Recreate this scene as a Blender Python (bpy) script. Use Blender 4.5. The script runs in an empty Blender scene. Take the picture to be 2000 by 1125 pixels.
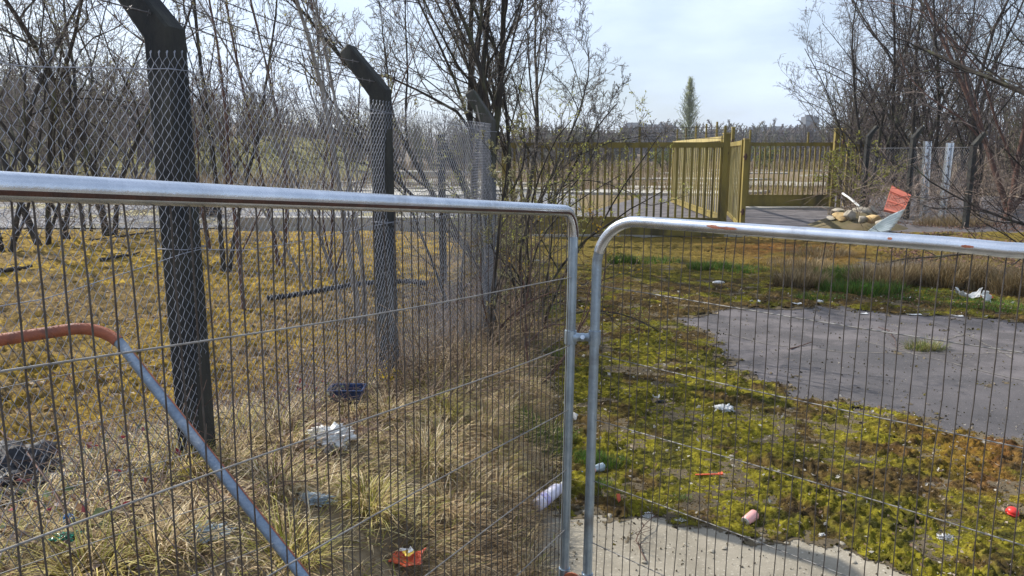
import bpy, math, random
import numpy as np
from mathutils import Vector
R = math.radians
SC = bpy.context.scene
COL = SC.collection

# ------------------------------------------------------------------ camera, sky, sun, exposure
PITCH = 10.2; CAMZ = 2.2; FOC = 1455.0
cd = bpy.data.cameras.new('camera'); cam = bpy.data.objects.new('camera', cd); COL.objects.link(cam)
cam.location = (0, 0, CAMZ); cam.rotation_euler = (R(90 - PITCH), 0, 0)
cd.sensor_width = 36; cd.lens = 36 * FOC / 2000; cd.clip_start = 0.05; cd.clip_end = 3000
SC.camera = cam
SUN_AZ = -58.0      # degrees from +Y, negative = to the left
SUN_EL = 40.0
SC.view_settings.view_transform = 'Standard'; SC.view_settings.look = 'None'
SC.view_settings.exposure = 0.6; SC.view_settings.gamma = 1
w = bpy.data.worlds.new("World"); SC.world = w; w.use_nodes = True
nt = w.node_tree; nt.nodes.clear()
def N(nt, t, **k):
    n = nt.nodes.new(t)
    for a, b in k.items(): setattr(n, a, b)
    return n
out = N(nt, 'ShaderNodeOutputWorld'); bg = N(nt, 'ShaderNodeBackground'); sky = N(nt, 'ShaderNodeTexSky')
sky.sky_type = 'NISHITA'; sky.sun_disc = False; sky.sun_elevation = R(SUN_EL); sky.sun_rotation = R(SUN_AZ)
sky.air_density = 1.0; sky.dust_density = 1.5; sky.ozone_density = 1.5
tc = N(nt, 'ShaderNodeTexCoord'); mp = N(nt, 'ShaderNodeMapping'); mp.inputs['Scale'].default_value = (1.0, 1.0, 3.2)
nz = N(nt, 'ShaderNodeTexNoise'); nz.inputs['Scale'].default_value = 2.3; nz.inputs['Detail'].default_value = 7; nz.inputs['Roughness'].default_value = .55
cr = N(nt, 'ShaderNodeValToRGB'); cr.color_ramp.elements[0].position = .40; cr.color_ramp.elements[1].position = .62
cr.color_ramp.elements[0].color = (.30, .30, .30, 1); cr.color_ramp.elements[1].color = (.93, .93, .93, 1)
mx = N(nt, 'ShaderNodeMixRGB'); mx.inputs['Color2'].default_value = (6.9, 8.1, 10.2, 1)
nt.links.new(tc.outputs['Generated'], mp.inputs['Vector']); nt.links.new(mp.outputs[0], nz.inputs['Vector'])
nt.links.new(nz.outputs['Fac'], cr.inputs[0]); nt.links.new(cr.outputs[0], mx.inputs['Fac'])
nt.links.new(sky.outputs[0], mx.inputs['Color1']); nt.links.new(mx.outputs[0], bg.inputs['Color'])
nt.links.new(bg.outputs[0], out.inputs['Surface']); bg.inputs['Strength'].default_value = 0.088
sd = bpy.data.lights.new('sun', 'SUN'); sd.energy = 5.0; sd.angle = R(.6); sd.color = (1, .95, .86)
sun = bpy.data.objects.new('sun', sd); COL.objects.link(sun)
az, el = R(SUN_AZ), R(SUN_EL)
SUND = Vector((math.sin(az) * math.cos(el), math.cos(az) * math.cos(el), math.sin(el)))
sun.rotation_euler = SUND.to_track_quat('Z', 'Y').to_euler(); sun.location = SUND * 40

# ------------------------------------------------------------------ camera-calibrated surveying helpers
cp, sp = math.cos(R(PITCH)), math.sin(R(PITCH))
def ray(px, py):
    a = (px - 1000) / FOC; b = (562.5 - py) / FOC
    return np.array([a, cp + b * sp, -sp + b * cp])
def P(px, py, Y):
    d = ray(px, py); return np.array([0, 0, CAMZ]) + d * (Y / d[1])
def G(px, py, z=0.0):
    d = ray(px, py); return np.array([0, 0, CAMZ]) + d * ((z - CAMZ) / d[2])
def GX(px, Y, z=0.0):      # x of image column px on a point at distance Y, height z
    return (px - 1000) / FOC * (Y * cp - (z - CAMZ) * sp)

# ------------------------------------------------------------------ noise
def _hash(ix, iy, s):
    h = (ix.astype(np.int64) * 374761393 + iy.astype(np.int64) * 668265263 + s * 1442695041) & 0xffffffff
    h = ((h ^ (h >> 13)) * 1274126177) & 0xffffffff
    h = ((h ^ (h >> 16)) * 2246822519) & 0xffffffff
    return ((h ^ (h >> 15)) & 0xffffff) / float(0xffffff)
def vnoise(x, y, s=0):
    x = np.asarray(x, float); y = np.asarray(y, float)
    ix = np.floor(x); iy = np.floor(y); fx = x - ix; fy = y - iy
    fx = fx * fx * (3 - 2 * fx); fy = fy * fy * (3 - 2 * fy)
    a = _hash(ix, iy, s); b = _hash(ix + 1, iy, s); c = _hash(ix, iy + 1, s); d = _hash(ix + 1, iy + 1, s)
    return (a * (1 - fx) + b * fx) * (1 - fy) + (c * (1 - fx) + d * fx) * fy
def fbm(x, y, o=4, s=0):
    v = 0; a = .5; t = 0
    for i in range(o):
        v = v + a * vnoise(x * 2 ** i + 17.3 * i, y * 2 ** i - 9.1 * i, s + i); t += a; a *= .5
    return v / t
def sst(a, b, x):
    t = np.clip((x - a) / (b - a), 0, 1); return t * t * (3 - 2 * t)

# ------------------------------------------------------------------ the lie of the land
def XF(y): return -2.33 + .26 * np.minimum(y, 8.6)                  # the chain link fence
def XE(y): return np.interp(y, [0, 3.6, 5, 8, 14, 21], [.02, .12, .28, .45, .45, .3])   # edge of the paved yard
def H(x, y):
    x = np.asarray(x, float); y = np.asarray(y, float)
    Rg = np.interp(y, [-2, 2, 3.3, 5.4, 8, 11, 15], [.9, .86, .8, .48, .2, .08, 0])
    xf = XF(y); xe = XE(y); u = x - xf
    t = np.clip(u / (xe - xf), 0, 1)
    zr = Rg * (1 - t ** 2.4)
    left = .12 * sst(24, 15, y)
    zl = left + (Rg - left) * sst(2.6, 0, -u)
    z = np.where(u > 0, zr, zl)
    bumps = (fbm(x * 2.3, y * 2.3, 4, 3) - .5) * .16 + (fbm(x * 9, y * 9, 3, 5) - .5) * .05
    offp = np.clip((xe - x) / .15, 0, 1) * sst(21.5, 19, y)
    z = z + bumps * offp
    z = z - .03 * (1 - offp) * sst(44, 40, y)
    # far hills and a grassy bank on the left
    hill = 9 * sst(230, 420, y) * (.75 + .5 * fbm(x * .006 + 3, y * .004, 3, 8)) + 9 * sst(-30, -140, x) * sst(60, 150, y)
    bank = 3.6 * np.exp(-((y - 78) / 9.0) ** 2) * sst(-11, -20, x) * (.8 + .4 * fbm(x * .08, y * .05, 2, 4))
    rough = (fbm(x * .25, y * .25, 3, 6) - .5) * .5 * sst(60, 110, y)
    return z + hill + bank + rough
def h1(x, y): return float(H(np.array([x]), np.array([y]))[0])

# ------------------------------------------------------------------ mesh helpers
class MB:
    def __init__(s): s.v = []; s.f = []; s.n = 0; s.c = []; s.mi = []; s.cur = 0; s.sm = []
    def add(s, v, f, col=None, smooth=True):
        v = np.asarray(v, float).reshape(-1, 3); f = np.asarray(f, int)
        if len(v) == 0 or len(f) == 0: return
        s.v.append(v); s.f.append(f + s.n); s.n += len(v)
        if col is None: col = np.ones((len(v), 3))
        col = np.asarray(col, float)
        if col.ndim == 1: col = np.tile(col, (len(v), 1))
        s.c.append(col); s.mi.append(np.full(len(f), s.cur)); s.sm.append(np.full(len(f), smooth))
    def box(s, c, size, rz=0, rx=0, ry=0, col=None, taper=1.0):
        c = np.array(c, float); h = np.array(size, float) / 2
        v = np.array([[x, y, z] for z in (-1, 1) for y in (-1, 1) for x in (-1, 1)], float) * h
        v[4:, :2] *= taper
        v = rot(v, rx, ry, rz) + c
        s.add(v, [[0, 2, 3, 1], [4, 5, 7, 6], [0, 1, 5, 4], [2, 6, 7, 3], [0, 4, 6, 2], [1, 3, 7, 5]], col, False)
    def beam(s, a, b, wd, th, up=(0, 0, 1), col=None):     # rectangular bar from a to b
        a = np.array(a, float); b = np.array(b, float); t = b - a; L = np.linalg.norm(t); t /= L
        up = np.array(up, float)
        if abs(t @ up) > .95: up = np.array([0, 1, 0.])
        sd_ = np.cross(t, up); sd_ /= np.linalg.norm(sd_); u = np.cross(sd_, t)
        v = []
        for q in (a, b):
            for i, j in ((-1, -1), (1, -1), (1, 1), (-1, 1)): v.append(q + sd_ * i * wd / 2 + u * j * th / 2)
        s.add(v, [[0, 1, 2, 3], [7, 6, 5, 4], [0, 4, 5, 1], [1, 5, 6, 2], [2, 6, 7, 3], [3, 7, 4, 0]], col, False)
    def tube(s, pts, r, sides=8, cap=True, closed=False, col=None):
        pts = np.array(pts, float); n = len(pts); r = np.broadcast_to(np.array(r, float), (n,))
        if closed: tg = np.roll(pts, -1, 0) - np.roll(pts, 1, 0)
        else: tg = np.gradient(pts, axis=0)
        tg /= np.linalg.norm(tg, axis=1)[:, None] + 1e-12
        u = np.cross(tg[0], [0, 0, 1.]); 
        if np.linalg.norm(u) < .2: u = np.cross(tg[0], [1., 0, 0])
        u /= np.linalg.norm(u); V = []
        a = np.arange(sides) * 2 * math.pi / sides
        for i in range(n):
            u = u - tg[i] * (u @ tg[i]); u /= np.linalg.norm(u); b = np.cross(tg[i], u)
            V.append(pts[i] + r[i] * (np.cos(a)[:, None] * u + np.sin(a)[:, None] * b))
        V = np.concatenate(V); F = []
        for i in range(n if closed else n - 1):
            j = (i + 1) % n
            for k in range(sides):
                l = (k + 1) % sides; F.append([i * sides + k, i * sides + l, j * sides + l, j * sides + k])
        s.add(V, F, col)
        if cap and not closed:
            for i, q in ((0, pts[0]), (n - 1, pts[-1])):
                ring = V[i * sides:(i + 1) * sides]
                s.add(np.vstack([ring, q[None]]), [[k, (k + 1) % sides, sides, sides] for k in range(sides)], col, False)
    def strands(s, pts, rad, sides=3, col=None):            # many tubes at once: pts (B,K,3), rad (B,K)
        B, K, _ = pts.shape
        if B == 0: return
        tg = np.gradient(pts, axis=1); tg /= np.linalg.norm(tg, axis=2)[..., None] + 1e-12
        m = tg.mean(1); ax = np.eye(3)[np.argmin(np.abs(m), axis=1)]
        u = np.cross(tg, ax[:, None, :]); u /= np.linalg.norm(u, axis=2)[..., None] + 1e-12
        b = np.cross(tg, u); a = np.arange(sides) * 2 * math.pi / sides
        V = pts[:, :, None, :] + rad[:, :, None, None] * (np.cos(a)[None, None, :, None] * u[:, :, None, :] + np.sin(a)[None, None, :, None] * b[:, :, None, :])
        idx = np.arange(B * K * sides).reshape(B, K, sides); nx = np.roll(idx, -1, 2)
        F = np.stack([idx[:, :-1], nx[:, :-1], nx[:, 1:], idx[:, 1:]], -1).reshape(-1, 4)
        c = None
        if col is not None:
            col = np.asarray(col, float)
            c = np.repeat(col, K * sides, axis=0) if col.ndim == 2 else col
        s.add(V.reshape(-1, 3), F, c)
    def cards(s, p, size, rng, col=None, aspect=.6, flat=0.0):      # small four-cornered leaves, slightly folded
        n = len(p); size = np.broadcast_to(size, (n,))
        d = rng.normal(size=(n, 3)); d[:, 2] *= (1 - flat); d /= np.linalg.norm(d, axis=1)[:, None]
        e = rng.normal(size=(n, 3)); e[:, 2] *= (1 - flat); e -= d * (d * e).sum(1)[:, None]; e /= np.linalg.norm(e, axis=1)[:, None]
        f = np.cross(d, e)
        a = p - d * size[:, None]; b = p + e * size[:, None] * aspect + f * size[:, None] * .25
        c = p + d * size[:, None]; g = p - e * size[:, None] * aspect + f * size[:, None] * .25
        V = np.stack([a, b, c, g], 1).reshape(-1, 3); F = np.arange(n * 4).reshape(n, 4)
        s.add(V, F, None if col is None else np.repeat(col, 4, axis=0) if np.ndim(col) == 2 else col, False)
    def blades(s, p, L, W, yaw, lean, bend, col):             # grass blades: three bent segments
        n = len(p); L = np.broadcast_to(L, (n,)); W = np.broadcast_to(W, (n,))
        h = np.stack([np.cos(yaw), np.sin(yaw), 0 * yaw], 1); sd_ = np.stack([-np.sin(yaw), np.cos(yaw), 0 * yaw], 1)
        q = p.copy(); V = []; ang = lean.copy()
        for k in range(4):
            ww = (W * (1, .85, .6, .12)[k])[:, None] / 2
            V += [q - sd_ * ww, q + sd_ * ww]
            q = q + (h * np.sin(ang)[:, None] + np.array([0, 0, 1.]) * np.cos(ang)[:, None]) * (L / 3)[:, None]
            ang = ang + bend
        V = np.stack(V, 1).reshape(-1, 3); o = (np.arange(n) * 8)[:, None]
        F = np.concatenate([o + np.array([[2 * k, 2 * k + 1, 2 * k + 3, 2 * k + 2]]) for k in range(3)], 0)
        s.add(V, F, np.repeat(col, 8, axis=0) if col.ndim == 2 else col)
    def build(s, name, mats, parent=None, label=None, cat=None, group=None, kind=None, origin=None):
        V = np.concatenate(s.v); 
        if parent is not None: off = np.array(world_loc(parent))
        elif origin is not None: off = np.array(origin, float)
        else: off = np.array([0, 0, 0.])
        V = V - off
        nq = [f for f in s.f]
        me = bpy.data.meshes.new(name); me.vertices.add(len(V)); me.vertices.foreach_set('co', V.astype(np.float32).ravel())
        tot = []; ls = []
        for f in nq:
            if f.shape[1] == 4:
                tri = f[:, 2] == f[:, 3]
                if tri.any():
                    for row, t in zip(f, tri): ls.append(row[:3] if t else row); tot.append(np.array([3 if t else 4]))
                    continue
            ls.append(f.ravel()); tot.append(np.full(len(f), f.shape[1]))
        ls = np.concatenate(ls).astype(np.int32); tot = np.concatenate(tot).astype(np.int32)
        me.loops.add(len(ls)); me.loops.foreach_set('vertex_index', ls)
        me.polygons.add(len(tot)); st = np.concatenate([[0], np.cumsum(tot)[:-1]]).astype(np.int32)
        me.polygons.foreach_set('loop_start', st)
        me.polygons.foreach_set('material_index', np.concatenate(s.mi).astype(np.int32))
        me.polygons.foreach_set('use_smooth', np.concatenate(s.sm))
        ca = me.color_attributes.new('Col', 'FLOAT_COLOR', 'POINT')
        C = np.ones((len(V), 4), np.float32); C[:, :3] = np.concatenate(s.c); ca.data.foreach_set('color', C.ravel())
        me.update(calc_edges=True); me.validate()
        o = bpy.data.objects.new(name, me); COL.objects.link(o)
        for m in (mats if isinstance(mats, (list, tuple)) else [mats]): me.materials.append(m)
        if parent is not None: o.parent = parent
        else: o.location = off
        tag(o, label, cat, group, kind); return o
def rot(v, rx, ry, rz):
    v = np.asarray(v, float)
    cx, sx = math.cos(rx), math.sin(rx); cy, sy = math.cos(ry), math.sin(ry); cz, sz = math.cos(rz), math.sin(rz)
    M = np.array([[cz, -sz, 0], [sz, cz, 0], [0, 0, 1]]) @ np.array([[cy, 0, sy], [0, 1, 0], [-sy, 0, cy]]) @ np.array([[1, 0, 0], [0, cx, -sx], [0, sx, cx]])
    return v @ M.T
def world_loc(o):
    p = Vector((0, 0, 0))
    while o is not None: p = p + o.location; o = o.parent
    return p
def tag(o, label=None, cat=None, group=None, kind=None):
    if label: o['label'] = label
    if cat: o['category'] = cat
    if group: o['group'] = group
    if kind: o['kind'] = kind
    return o
def thing(name, loc, label, cat, group=None):
    o = bpy.data.objects.new(name, None); COL.objects.link(o); o.location = tuple(float(q) for q in loc); o.empty_display_size = .2
    return tag(o, label, cat, group)

# ------------------------------------------------------------------ materials
def mat(name, c1, c2=None, scale=4, rough=.8, metal=0, bump=0, bscale=60, attr=False, c3=None, s3=1.0, t3=(.55, .7), spec=.5, detail=6, trans=0, ramp=(.35, .65), strz=1, coat=0):
    m = bpy.data.materials.new(name); m.use_nodes = True; t = m.node_tree; b = t.nodes['Principled BSDF']
    b.inputs['Roughness'].default_value = rough; b.inputs['Metallic'].default_value = metal
    b.inputs['Specular IOR Level'].default_value = spec
    tc = N(t, 'ShaderNodeTexCoord'); mpp = N(t, 'ShaderNodeMapping'); mpp.inputs['Scale'].default_value = (1, 1, strz)
    t.links.new(tc.outputs['Object'], mpp.inputs['Vector']); vec = mpp.outputs[0]
    colout = None
    def noise(sc, d=detail):
        n = N(t, 'ShaderNodeTexNoise'); n.inputs['Scale'].default_value = sc; n.inputs['Detail'].default_value = d; n.inputs['Roughness'].default_value = .6
        t.links.new(vec, n.inputs['Vector']); return n.outputs['Fac']
    def mixc(fac, a, bb, lo, hi, blend='MIX'):
        r = N(t, 'ShaderNodeMapRange'); r.inputs['From Min'].default_value = lo; r.inputs['From Max'].default_value = hi
        t.links.new(fac, r.inputs['Value']); mm = N(t, 'ShaderNodeMixRGB', blend_type=blend); t.links.new(r.outputs[0], mm.inputs['Fac'])
        for i, q in ((1, a), (2, bb)):
            if isinstance(q, tuple): mm.inputs[i].default_value = (*q, 1)
            else: t.links.new(q, mm.inputs[i])
        return mm.outputs[0]
    if c2: colout = mixc(noise(scale), c1, c2, *ramp)
    if c3: colout = mixc(noise(s3), colout if colout is not None else c1, c3, *t3)
    if attr:
        a = N(t, 'ShaderNodeAttribute'); a.attribute_name = 'Col'
        mm = N(t, 'ShaderNodeMixRGB', blend_type='MULTIPLY'); mm.inputs['Fac'].default_value = 1
        t.links.new(a.outputs['Color'], mm.inputs[1])
        if colout is not None: t.links.new(colout, mm.inputs[2])
        else: mm.inputs[2].default_value = (*c1, 1)
        colout = mm.outputs[0]
    if colout is not None: t.links.new(colout, b.inputs['Base Color'])
    else: b.inputs['Base Color'].default_value = (*c1, 1)
    if bump:
        bn = N(t, 'ShaderNodeBump'); bn.inputs['Strength'].default_value = bump; bn.inputs['Distance'].default_value = .01
        t.links.new(noise(bscale, 4), bn.inputs['Height']); t.links.new(bn.outputs[0], b.inputs['Normal'])
    if trans:
        tr = N(t, 'ShaderNodeBsdfTranslucent'); ms = N(t, 'ShaderNodeMixShader'); ms.inputs[0].default_value = trans
        if colout is not None: t.links.new(colout, tr.inputs[0])
        else: tr.inputs[0].default_value = (*c1, 1)
        o = t.nodes['Material Output']
        t.links.new(b.outputs[0], ms.inputs[1]); t.links.new(tr.outputs[0], ms.inputs[2]); t.links.new(ms.outputs[0], o.inputs[0])
    if coat: b.inputs['Coat Weight'].default_value = coat
    return m
W1 = (1, 1, 1)
M = dict(
    soil=mat('soil', W1, (.7, .7, .7), 6, .95, attr=True, bump=.8, bscale=25, ramp=(.3, .7), spec=.2),
    asphalt=mat('asphalt', (.122, .108, .109), (.068, .061, .062), 1.6, .85, bump=.5, bscale=160, c3=(.22, .205, .19), s3=38, t3=(.58, .72), spec=.4, detail=10, ramp=(.42, .57)),
    asphalt2=mat('asphalt_darker', (.092, .083, .085), (.056, .052, .054), 1.6, .85, bump=.5, bscale=160, c3=(.2, .185, .17), s3=38, t3=(.6, .72), spec=.4, detail=10, ramp=(.36, .64)),
    crack=mat('crack_fill', (.23, .21, .18), (.10, .09, .075), 12, .95),
    concrete=mat('concrete', (.31, .275, .215), (.21, .185, .14), 2.2, .9, bump=.5, bscale=120, c3=(.52, .48, .4), s3=60, t3=(.58, .75), spec=.3),
    slab=mat('slab', (.42, .40, .35), (.27, .25, .215), .6, .9, bump=.3, bscale=10, spec=.3),
    fardec=mat('far_road', (.19, .185, .19), (.12, .12, .125), .35, .9, c3=(.22, .19, .09), s3=.3, t3=(.50, .60), spec=.3),
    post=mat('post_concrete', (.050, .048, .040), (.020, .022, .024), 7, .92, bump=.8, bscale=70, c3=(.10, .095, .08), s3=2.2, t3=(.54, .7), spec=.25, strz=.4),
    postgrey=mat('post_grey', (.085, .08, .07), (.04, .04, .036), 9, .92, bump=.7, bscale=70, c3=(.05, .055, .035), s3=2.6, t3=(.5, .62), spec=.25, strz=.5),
    galv=mat('galvanised', (.66, .69, .74), (.50, .54, .60), 14, .27, .9, bump=.10, bscale=200, c3=(.36, .37, .38), s3=5, t3=(.56, .72), strz=1),
    wire=mat('panel_wire', (.10, .09, .082), (.06, .045, .037), 30, .6, .4, bump=.2, bscale=300, spec=.4),  # upright wires: their backlit darkness is put into the colour
    wireh=mat('panel_cross_wire', (.31, .30, .285), (.19, .175, .16), 24, .5, .5, spec=.4),  # cross wires: light along their tops painted in as a paler colour
    link=mat('link_wire', (.33, .35, .40), (.19, .20, .24), 30, .5, .35),
    barb=mat('barbed', (.16, .15, .15), (.08, .07, .065), 30, .6, .6),
    upright=mat('upright_zinc', (.36, .43, .49), (.26, .32, .38), 18, .38, .75, bump=.2, bscale=140, c3=(.20, .21, .22), s3=6, t3=(.56, .72)),
    rust=mat('rust', (.085, .035, .022), (.045, .024, .018), 30, .85, 0, bump=.5, bscale=200),
    orange=mat('orange_rust', (.34, .095, .04), (.17, .055, .032), 18, .6, 0, bump=.4, bscale=150, c3=(.35, .33, .33), s3=9, t3=(.6, .66)),
    blue=mat('blue_steel', (.17, .23, .31), (.12, .16, .22), 20, .45, .35, bump=.25, bscale=120, c3=(.3, .33, .36), s3=6, t3=(.55, .7)),
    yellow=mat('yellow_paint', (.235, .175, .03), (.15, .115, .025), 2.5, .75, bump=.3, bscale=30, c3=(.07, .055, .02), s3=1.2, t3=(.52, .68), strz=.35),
    yelpale=mat('yellow_faded_sunlit', (.43, .35, .14), (.31, .24, .08), 3, .8, c3=(.17, .13, .05), s3=2.2, t3=(.52, .66), strz=.3),  # faded yellow; sunlight on the leaf running back is put into the colour
    bark=mat('bark', (.062, .052, .044), (.028, .025, .022), 9, .95, bump=.8, bscale=40, c3=(.11, .115, .06), s3=3, t3=(.55, .7), spec=.2, strz=.3),
    barkpale=mat('pale_bark', (.27, .245, .215), (.14, .125, .11), 12, .9, bump=.5, bscale=50, c3=(.10, .08, .07), s3=4, t3=(.55, .66), spec=.2, strz=.4),
    barkred=mat('red_bark', (.12, .06, .045), (.07, .045, .035), 10, .85, bump=.3, bscale=60, spec=.3),
    twig=mat('twigs', W1, (.6, .6, .6), 5, .8, attr=True, spec=.3),
    leaf=mat('leaves', W1, (.7, .7, .7), 8, .75, attr=True, trans=.35, spec=.3),
    grass=mat('grass', W1, (.72, .7, .68), 3, .75, attr=True, trans=.38, spec=.35),
    moss=mat('moss', W1, (.45, .42, .4), 34, .97, attr=True, bump=1, bscale=120, spec=.1, ramp=(.35, .6)),
    plastic=mat('white_plastic', (.78, .78, .76), (.62, .62, .6), 12, .45, trans=.15, bump=.2, bscale=60),
    clear=mat('clear_plastic', (.55, .62, .66), (.4, .5, .56), 20, .2, trans=.3, spec=.7),
    bottle=mat('milky_bottle', (.68, .66, .74), (.52, .5, .62), 16, .3, trans=.1),
    purple=mat('purple_label', (.25, .22, .5), (.55, .52, .68), 30, .4),
    pink=mat('pink_can', (.72, .30, .27), (.66, .4, .36), 14, .4, .1),
    alu=mat('aluminium', (.6, .6, .6), (.45, .45, .45), 30, .4, .7),
    red=mat('red_plastic', (.62, .035, .025), (.5, .03, .02), 12, .4),
    redor=mat('red_orange', (.65, .10, .03), (.5, .07, .025), 12, .45),
    yelp=mat('yellow_print', (.75, .5, .06), (.7, .4, .05), 12, .45),
    black=mat('black_plastic', (.010, .011, .016), (.016, .018, .025), 8, .65, bump=.2, bscale=40),
    bluetub=mat('blue_plastic', (.015, .035, .10), (.02, .045, .12), 12, .4),
    bluebit=mat('bright_blue', (.02, .2, .55), None, 1, .4),
    green=mat('green_glass', (.02, .25, .16), None, 1, .15, spec=.8),
    barrier=mat('barrier_orange', (.52, .15, .09), (.42, .11, .07), 5, .6, c3=(.65, .42, .36), s3=2.5, t3=(.6, .68)),
    sheet=mat('corrugated_sheet', (.62, .66, .66), (.45, .5, .5), 4, .45, .2),
    stone=mat('rubble_stone', (.36, .32, .26), (.2, .18, .13), 3, .92, bump=.7, bscale=20, c3=(.15, .14, .05), s3=1.5, t3=(.55, .68)),
    sand=mat('tan_foam', (.50, .36, .17), (.4, .27, .12), 4, .9, bump=.3, bscale=20),
    roof=mat('far_roof', (.045, .05, .062), (.06, .065, .075), 1, .9),
    wall=mat('far_wall', (.085, .09, .105), (.055, .06, .07), .5, .9),
    glass=mat('far_window', (.05, .06, .08), None, 1, .2),
)

# ------------------------------------------------------------------ the ground
def axis(lo, hi, near, grow, fine):
    a = [0.0]; st = near
    while a[-1] < hi: a.append(a[-1] + st); st = st if a[-1] < fine else st * grow
    b = [0.0]; st = near
    while b[-1] < -lo: b.append(b[-1] + st); st = st if b[-1] < fine else st * grow
    return np.array(sorted(set([-q for q in b] + a)))
def grid_faces(ny, nx):
    i = np.arange(ny * nx).reshape(ny, nx)
    return np.stack([i[:-1, :-1], i[:-1, 1:], i[1:, 1:], i[1:, :-1]], -1).reshape(-1, 4)
def lerp3(a, b, t): return np.array(a) * (1 - t[..., None]) + np.array(b) * t[..., None]
xs = axis(-700, 700, .07, 1.045, 4.5); ys = axis(-6, 1300, .07, 1.03, 9)
X, Y = np.meshgrid(xs, ys); Z = H(X, Y)
soil = lerp3((.36, .275, .165), (.12, .088, .055), np.clip((fbm(X * 2.3, Y * 2.3, 5, 20) - .3) * 2.2, 0, 1))
mossy = lerp3((.30, .22, .06), (.13, .095, .045), fbm(X * .9, Y * .9, 5, 21))
fld = lerp3((.20, .15, .085), (.12, .085, .055), fbm(X * .12, Y * .12, 4, 22))
grn = lerp3((.29, .26, .07), (.15, .13, .05), fbm(X * .2, Y * .2, 4, 23))
c = soil * (1 - sst(4.5, 6.5, Y + 1.1 * (fbm(X * 2, Y * 2, 3, 2) - .5)))[..., None] + mossy * sst(4.5, 6.5, Y + 1.1 * (fbm(X * 2, Y * 2, 3, 2) - .5))[..., None]
c = c * (1 - sst(24, 46, Y))[..., None] + fld * sst(24, 46, Y)[..., None]
g = (sst(-6, -14, X) * sst(60, 68, Y) * sst(98, 88, Y))[..., None]; c = c * (1 - g) + grn * g
mb = MB(); mb.add(np.stack([X, Y, Z], -1), grid_faces(*X.shape), c.reshape(-1, 3)); mb.build('ground', M['soil'], kind='structure')

def sheet(name, m, pts, z, fn=None, cell=None):
    b = MB(); pts = [(p[0], p[1]) for p in pts]
    v = [(x, y, z) for x, y in pts]; c0 = np.mean(v, 0)
    n = len(v); b.add(np.vstack([v, c0]), [[i, (i + 1) % n, n, n] for i in range(n)], None, False)
    return b.build(name, m, kind='structure')
# paved yard of worn asphalt, seen on the right, running up to the gates
ya = [(XE(q) + .06 * math.sin(q * 7), q) for q in np.linspace(-3, 21.5, 60)] + [(1.2, 24), (7, 40), (26, 40), (22, 24), (14, 9), (10, -3)]
sheet('asphalt_yard', M['asphalt'], ya, .0)
ap = [(XE(q) - .05, q) for q in np.linspace(-2.9, 4.6, 12)] + [(.9, 4.4), (1.9, 4.0), (3.2, 3.5), (6, 2.6), (8, 1.0), (8, -2.9)]
sheet('concrete_apron', M['concrete'], ap, .004)
# patched strips of newer asphalt
pa = [G(1640, 640), G(1790, 700), G(2000, 752), G(2080, 700), G(1980, 640), G(1800, 610)]
sheet('asphalt_patch', M['asphalt2'], [G(*q)[:2] for q in ((1540, 690), (1690, 668), (1812, 700), (2060, 768), (2300, 850), (2200, 980), (1700, 900), (1480, 800))], .004)
def crack(pts, wd, seed):
    r = np.random.default_rng(seed); q = np.array([G(*p)[:2] for p in pts]); d = np.cumsum(np.r_[0, np.linalg.norm(np.diff(q, axis=0), axis=1)]); s_ = np.linspace(0, d[-1], 70)
    p = np.stack([np.interp(s_, d, q[:, k]) for k in (0, 1)], 1) + np.cumsum(r.normal(size=(70, 2)) * .008, 0); t = np.gradient(p, axis=0); t /= np.linalg.norm(t, axis=1)[:, None]
    n_ = np.stack([-t[:, 1], t[:, 0]], 1); w_ = wd * r.uniform(.3, 1.3, 70)[:, None]; V = np.concatenate([p + n_ * w_, p - n_ * w_]); V = np.c_[V, np.full(len(V), .008)]
    b = MB(); b.add(V, [[i, i + 1, 70 + i + 1, 70 + i] for i in range(69)], None, False); return b.build('paving_crack', M['crack'], kind='structure')
for k_, pp_ in enumerate((((1400, 650), (1500, 672), (1650, 690), (1990, 690)), ((1818, 628), (1880, 655), (1960, 700)), ((1900, 650), (1830, 672)), ((1690, 668), (1812, 700), (2050, 765)))): crack(pp_, .008, 700 + k_)
# road beyond the kerb and broken slabs on the derelict site
sheet('road', M['fardec'], [(-60, 22.3), (2.2, 22.3), (3.5, 40), (0, 62), (-75, 62)], .02)
rng = np.random.default_rng(5)
b = MB()
for i in range(22):
    yy = rng.uniform(40, 105); xx = rng.uniform(-.18, .62) * yy if i > 8 else rng.uniform(-.35, .05) * yy
    wv = rng.uniform(3, 11); dv = rng.uniform(1.5, 5)
    zc = h1(xx, yy)
    k = 14; an = np.sort(rng.uniform(0, 2 * math.pi, k)); rr = .55 + .45 * rng.random(k)
    top = np.stack([xx + wv * rr * np.cos(an), yy + dv * rr * np.sin(an), np.full(k, zc + .13)], 1); bot = top.copy(); bot[:, 2] -= .5
    b.add(np.vstack([top, bot]), [[j, (j + 1) % k, k + (j + 1) % k, k + j] for j in range(k)], None, False)
    b.add(np.vstack([top, top.mean(0)]), [[j, (j + 1) % k, k, k] for j in range(k)], None, False)
b.build('broken_paving', M['slab'], kind='structure')
# weathered kerb wall between the mossy ground and the road
b = MB(); kl, kr = GX(470, 21.3), GX(1035, 21.3)
nseg = 5
for i in range(nseg):
    a0 = kl + (kr - kl) * i / nseg; a1 = kl + (kr - kl) * (i + 1) / nseg - .03
    b.box(((a0 + a1) / 2, 21.45 + .03 * (i % 2), .2), (a1 - a0, .42, .44))
o = b.build('kerb_wall', M['slab'], origin=((kl + kr) / 2, 21.4, 0)); tag(o, 'low pale concrete kerb wall along the road behind the mossy ground', 'wall')

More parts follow.
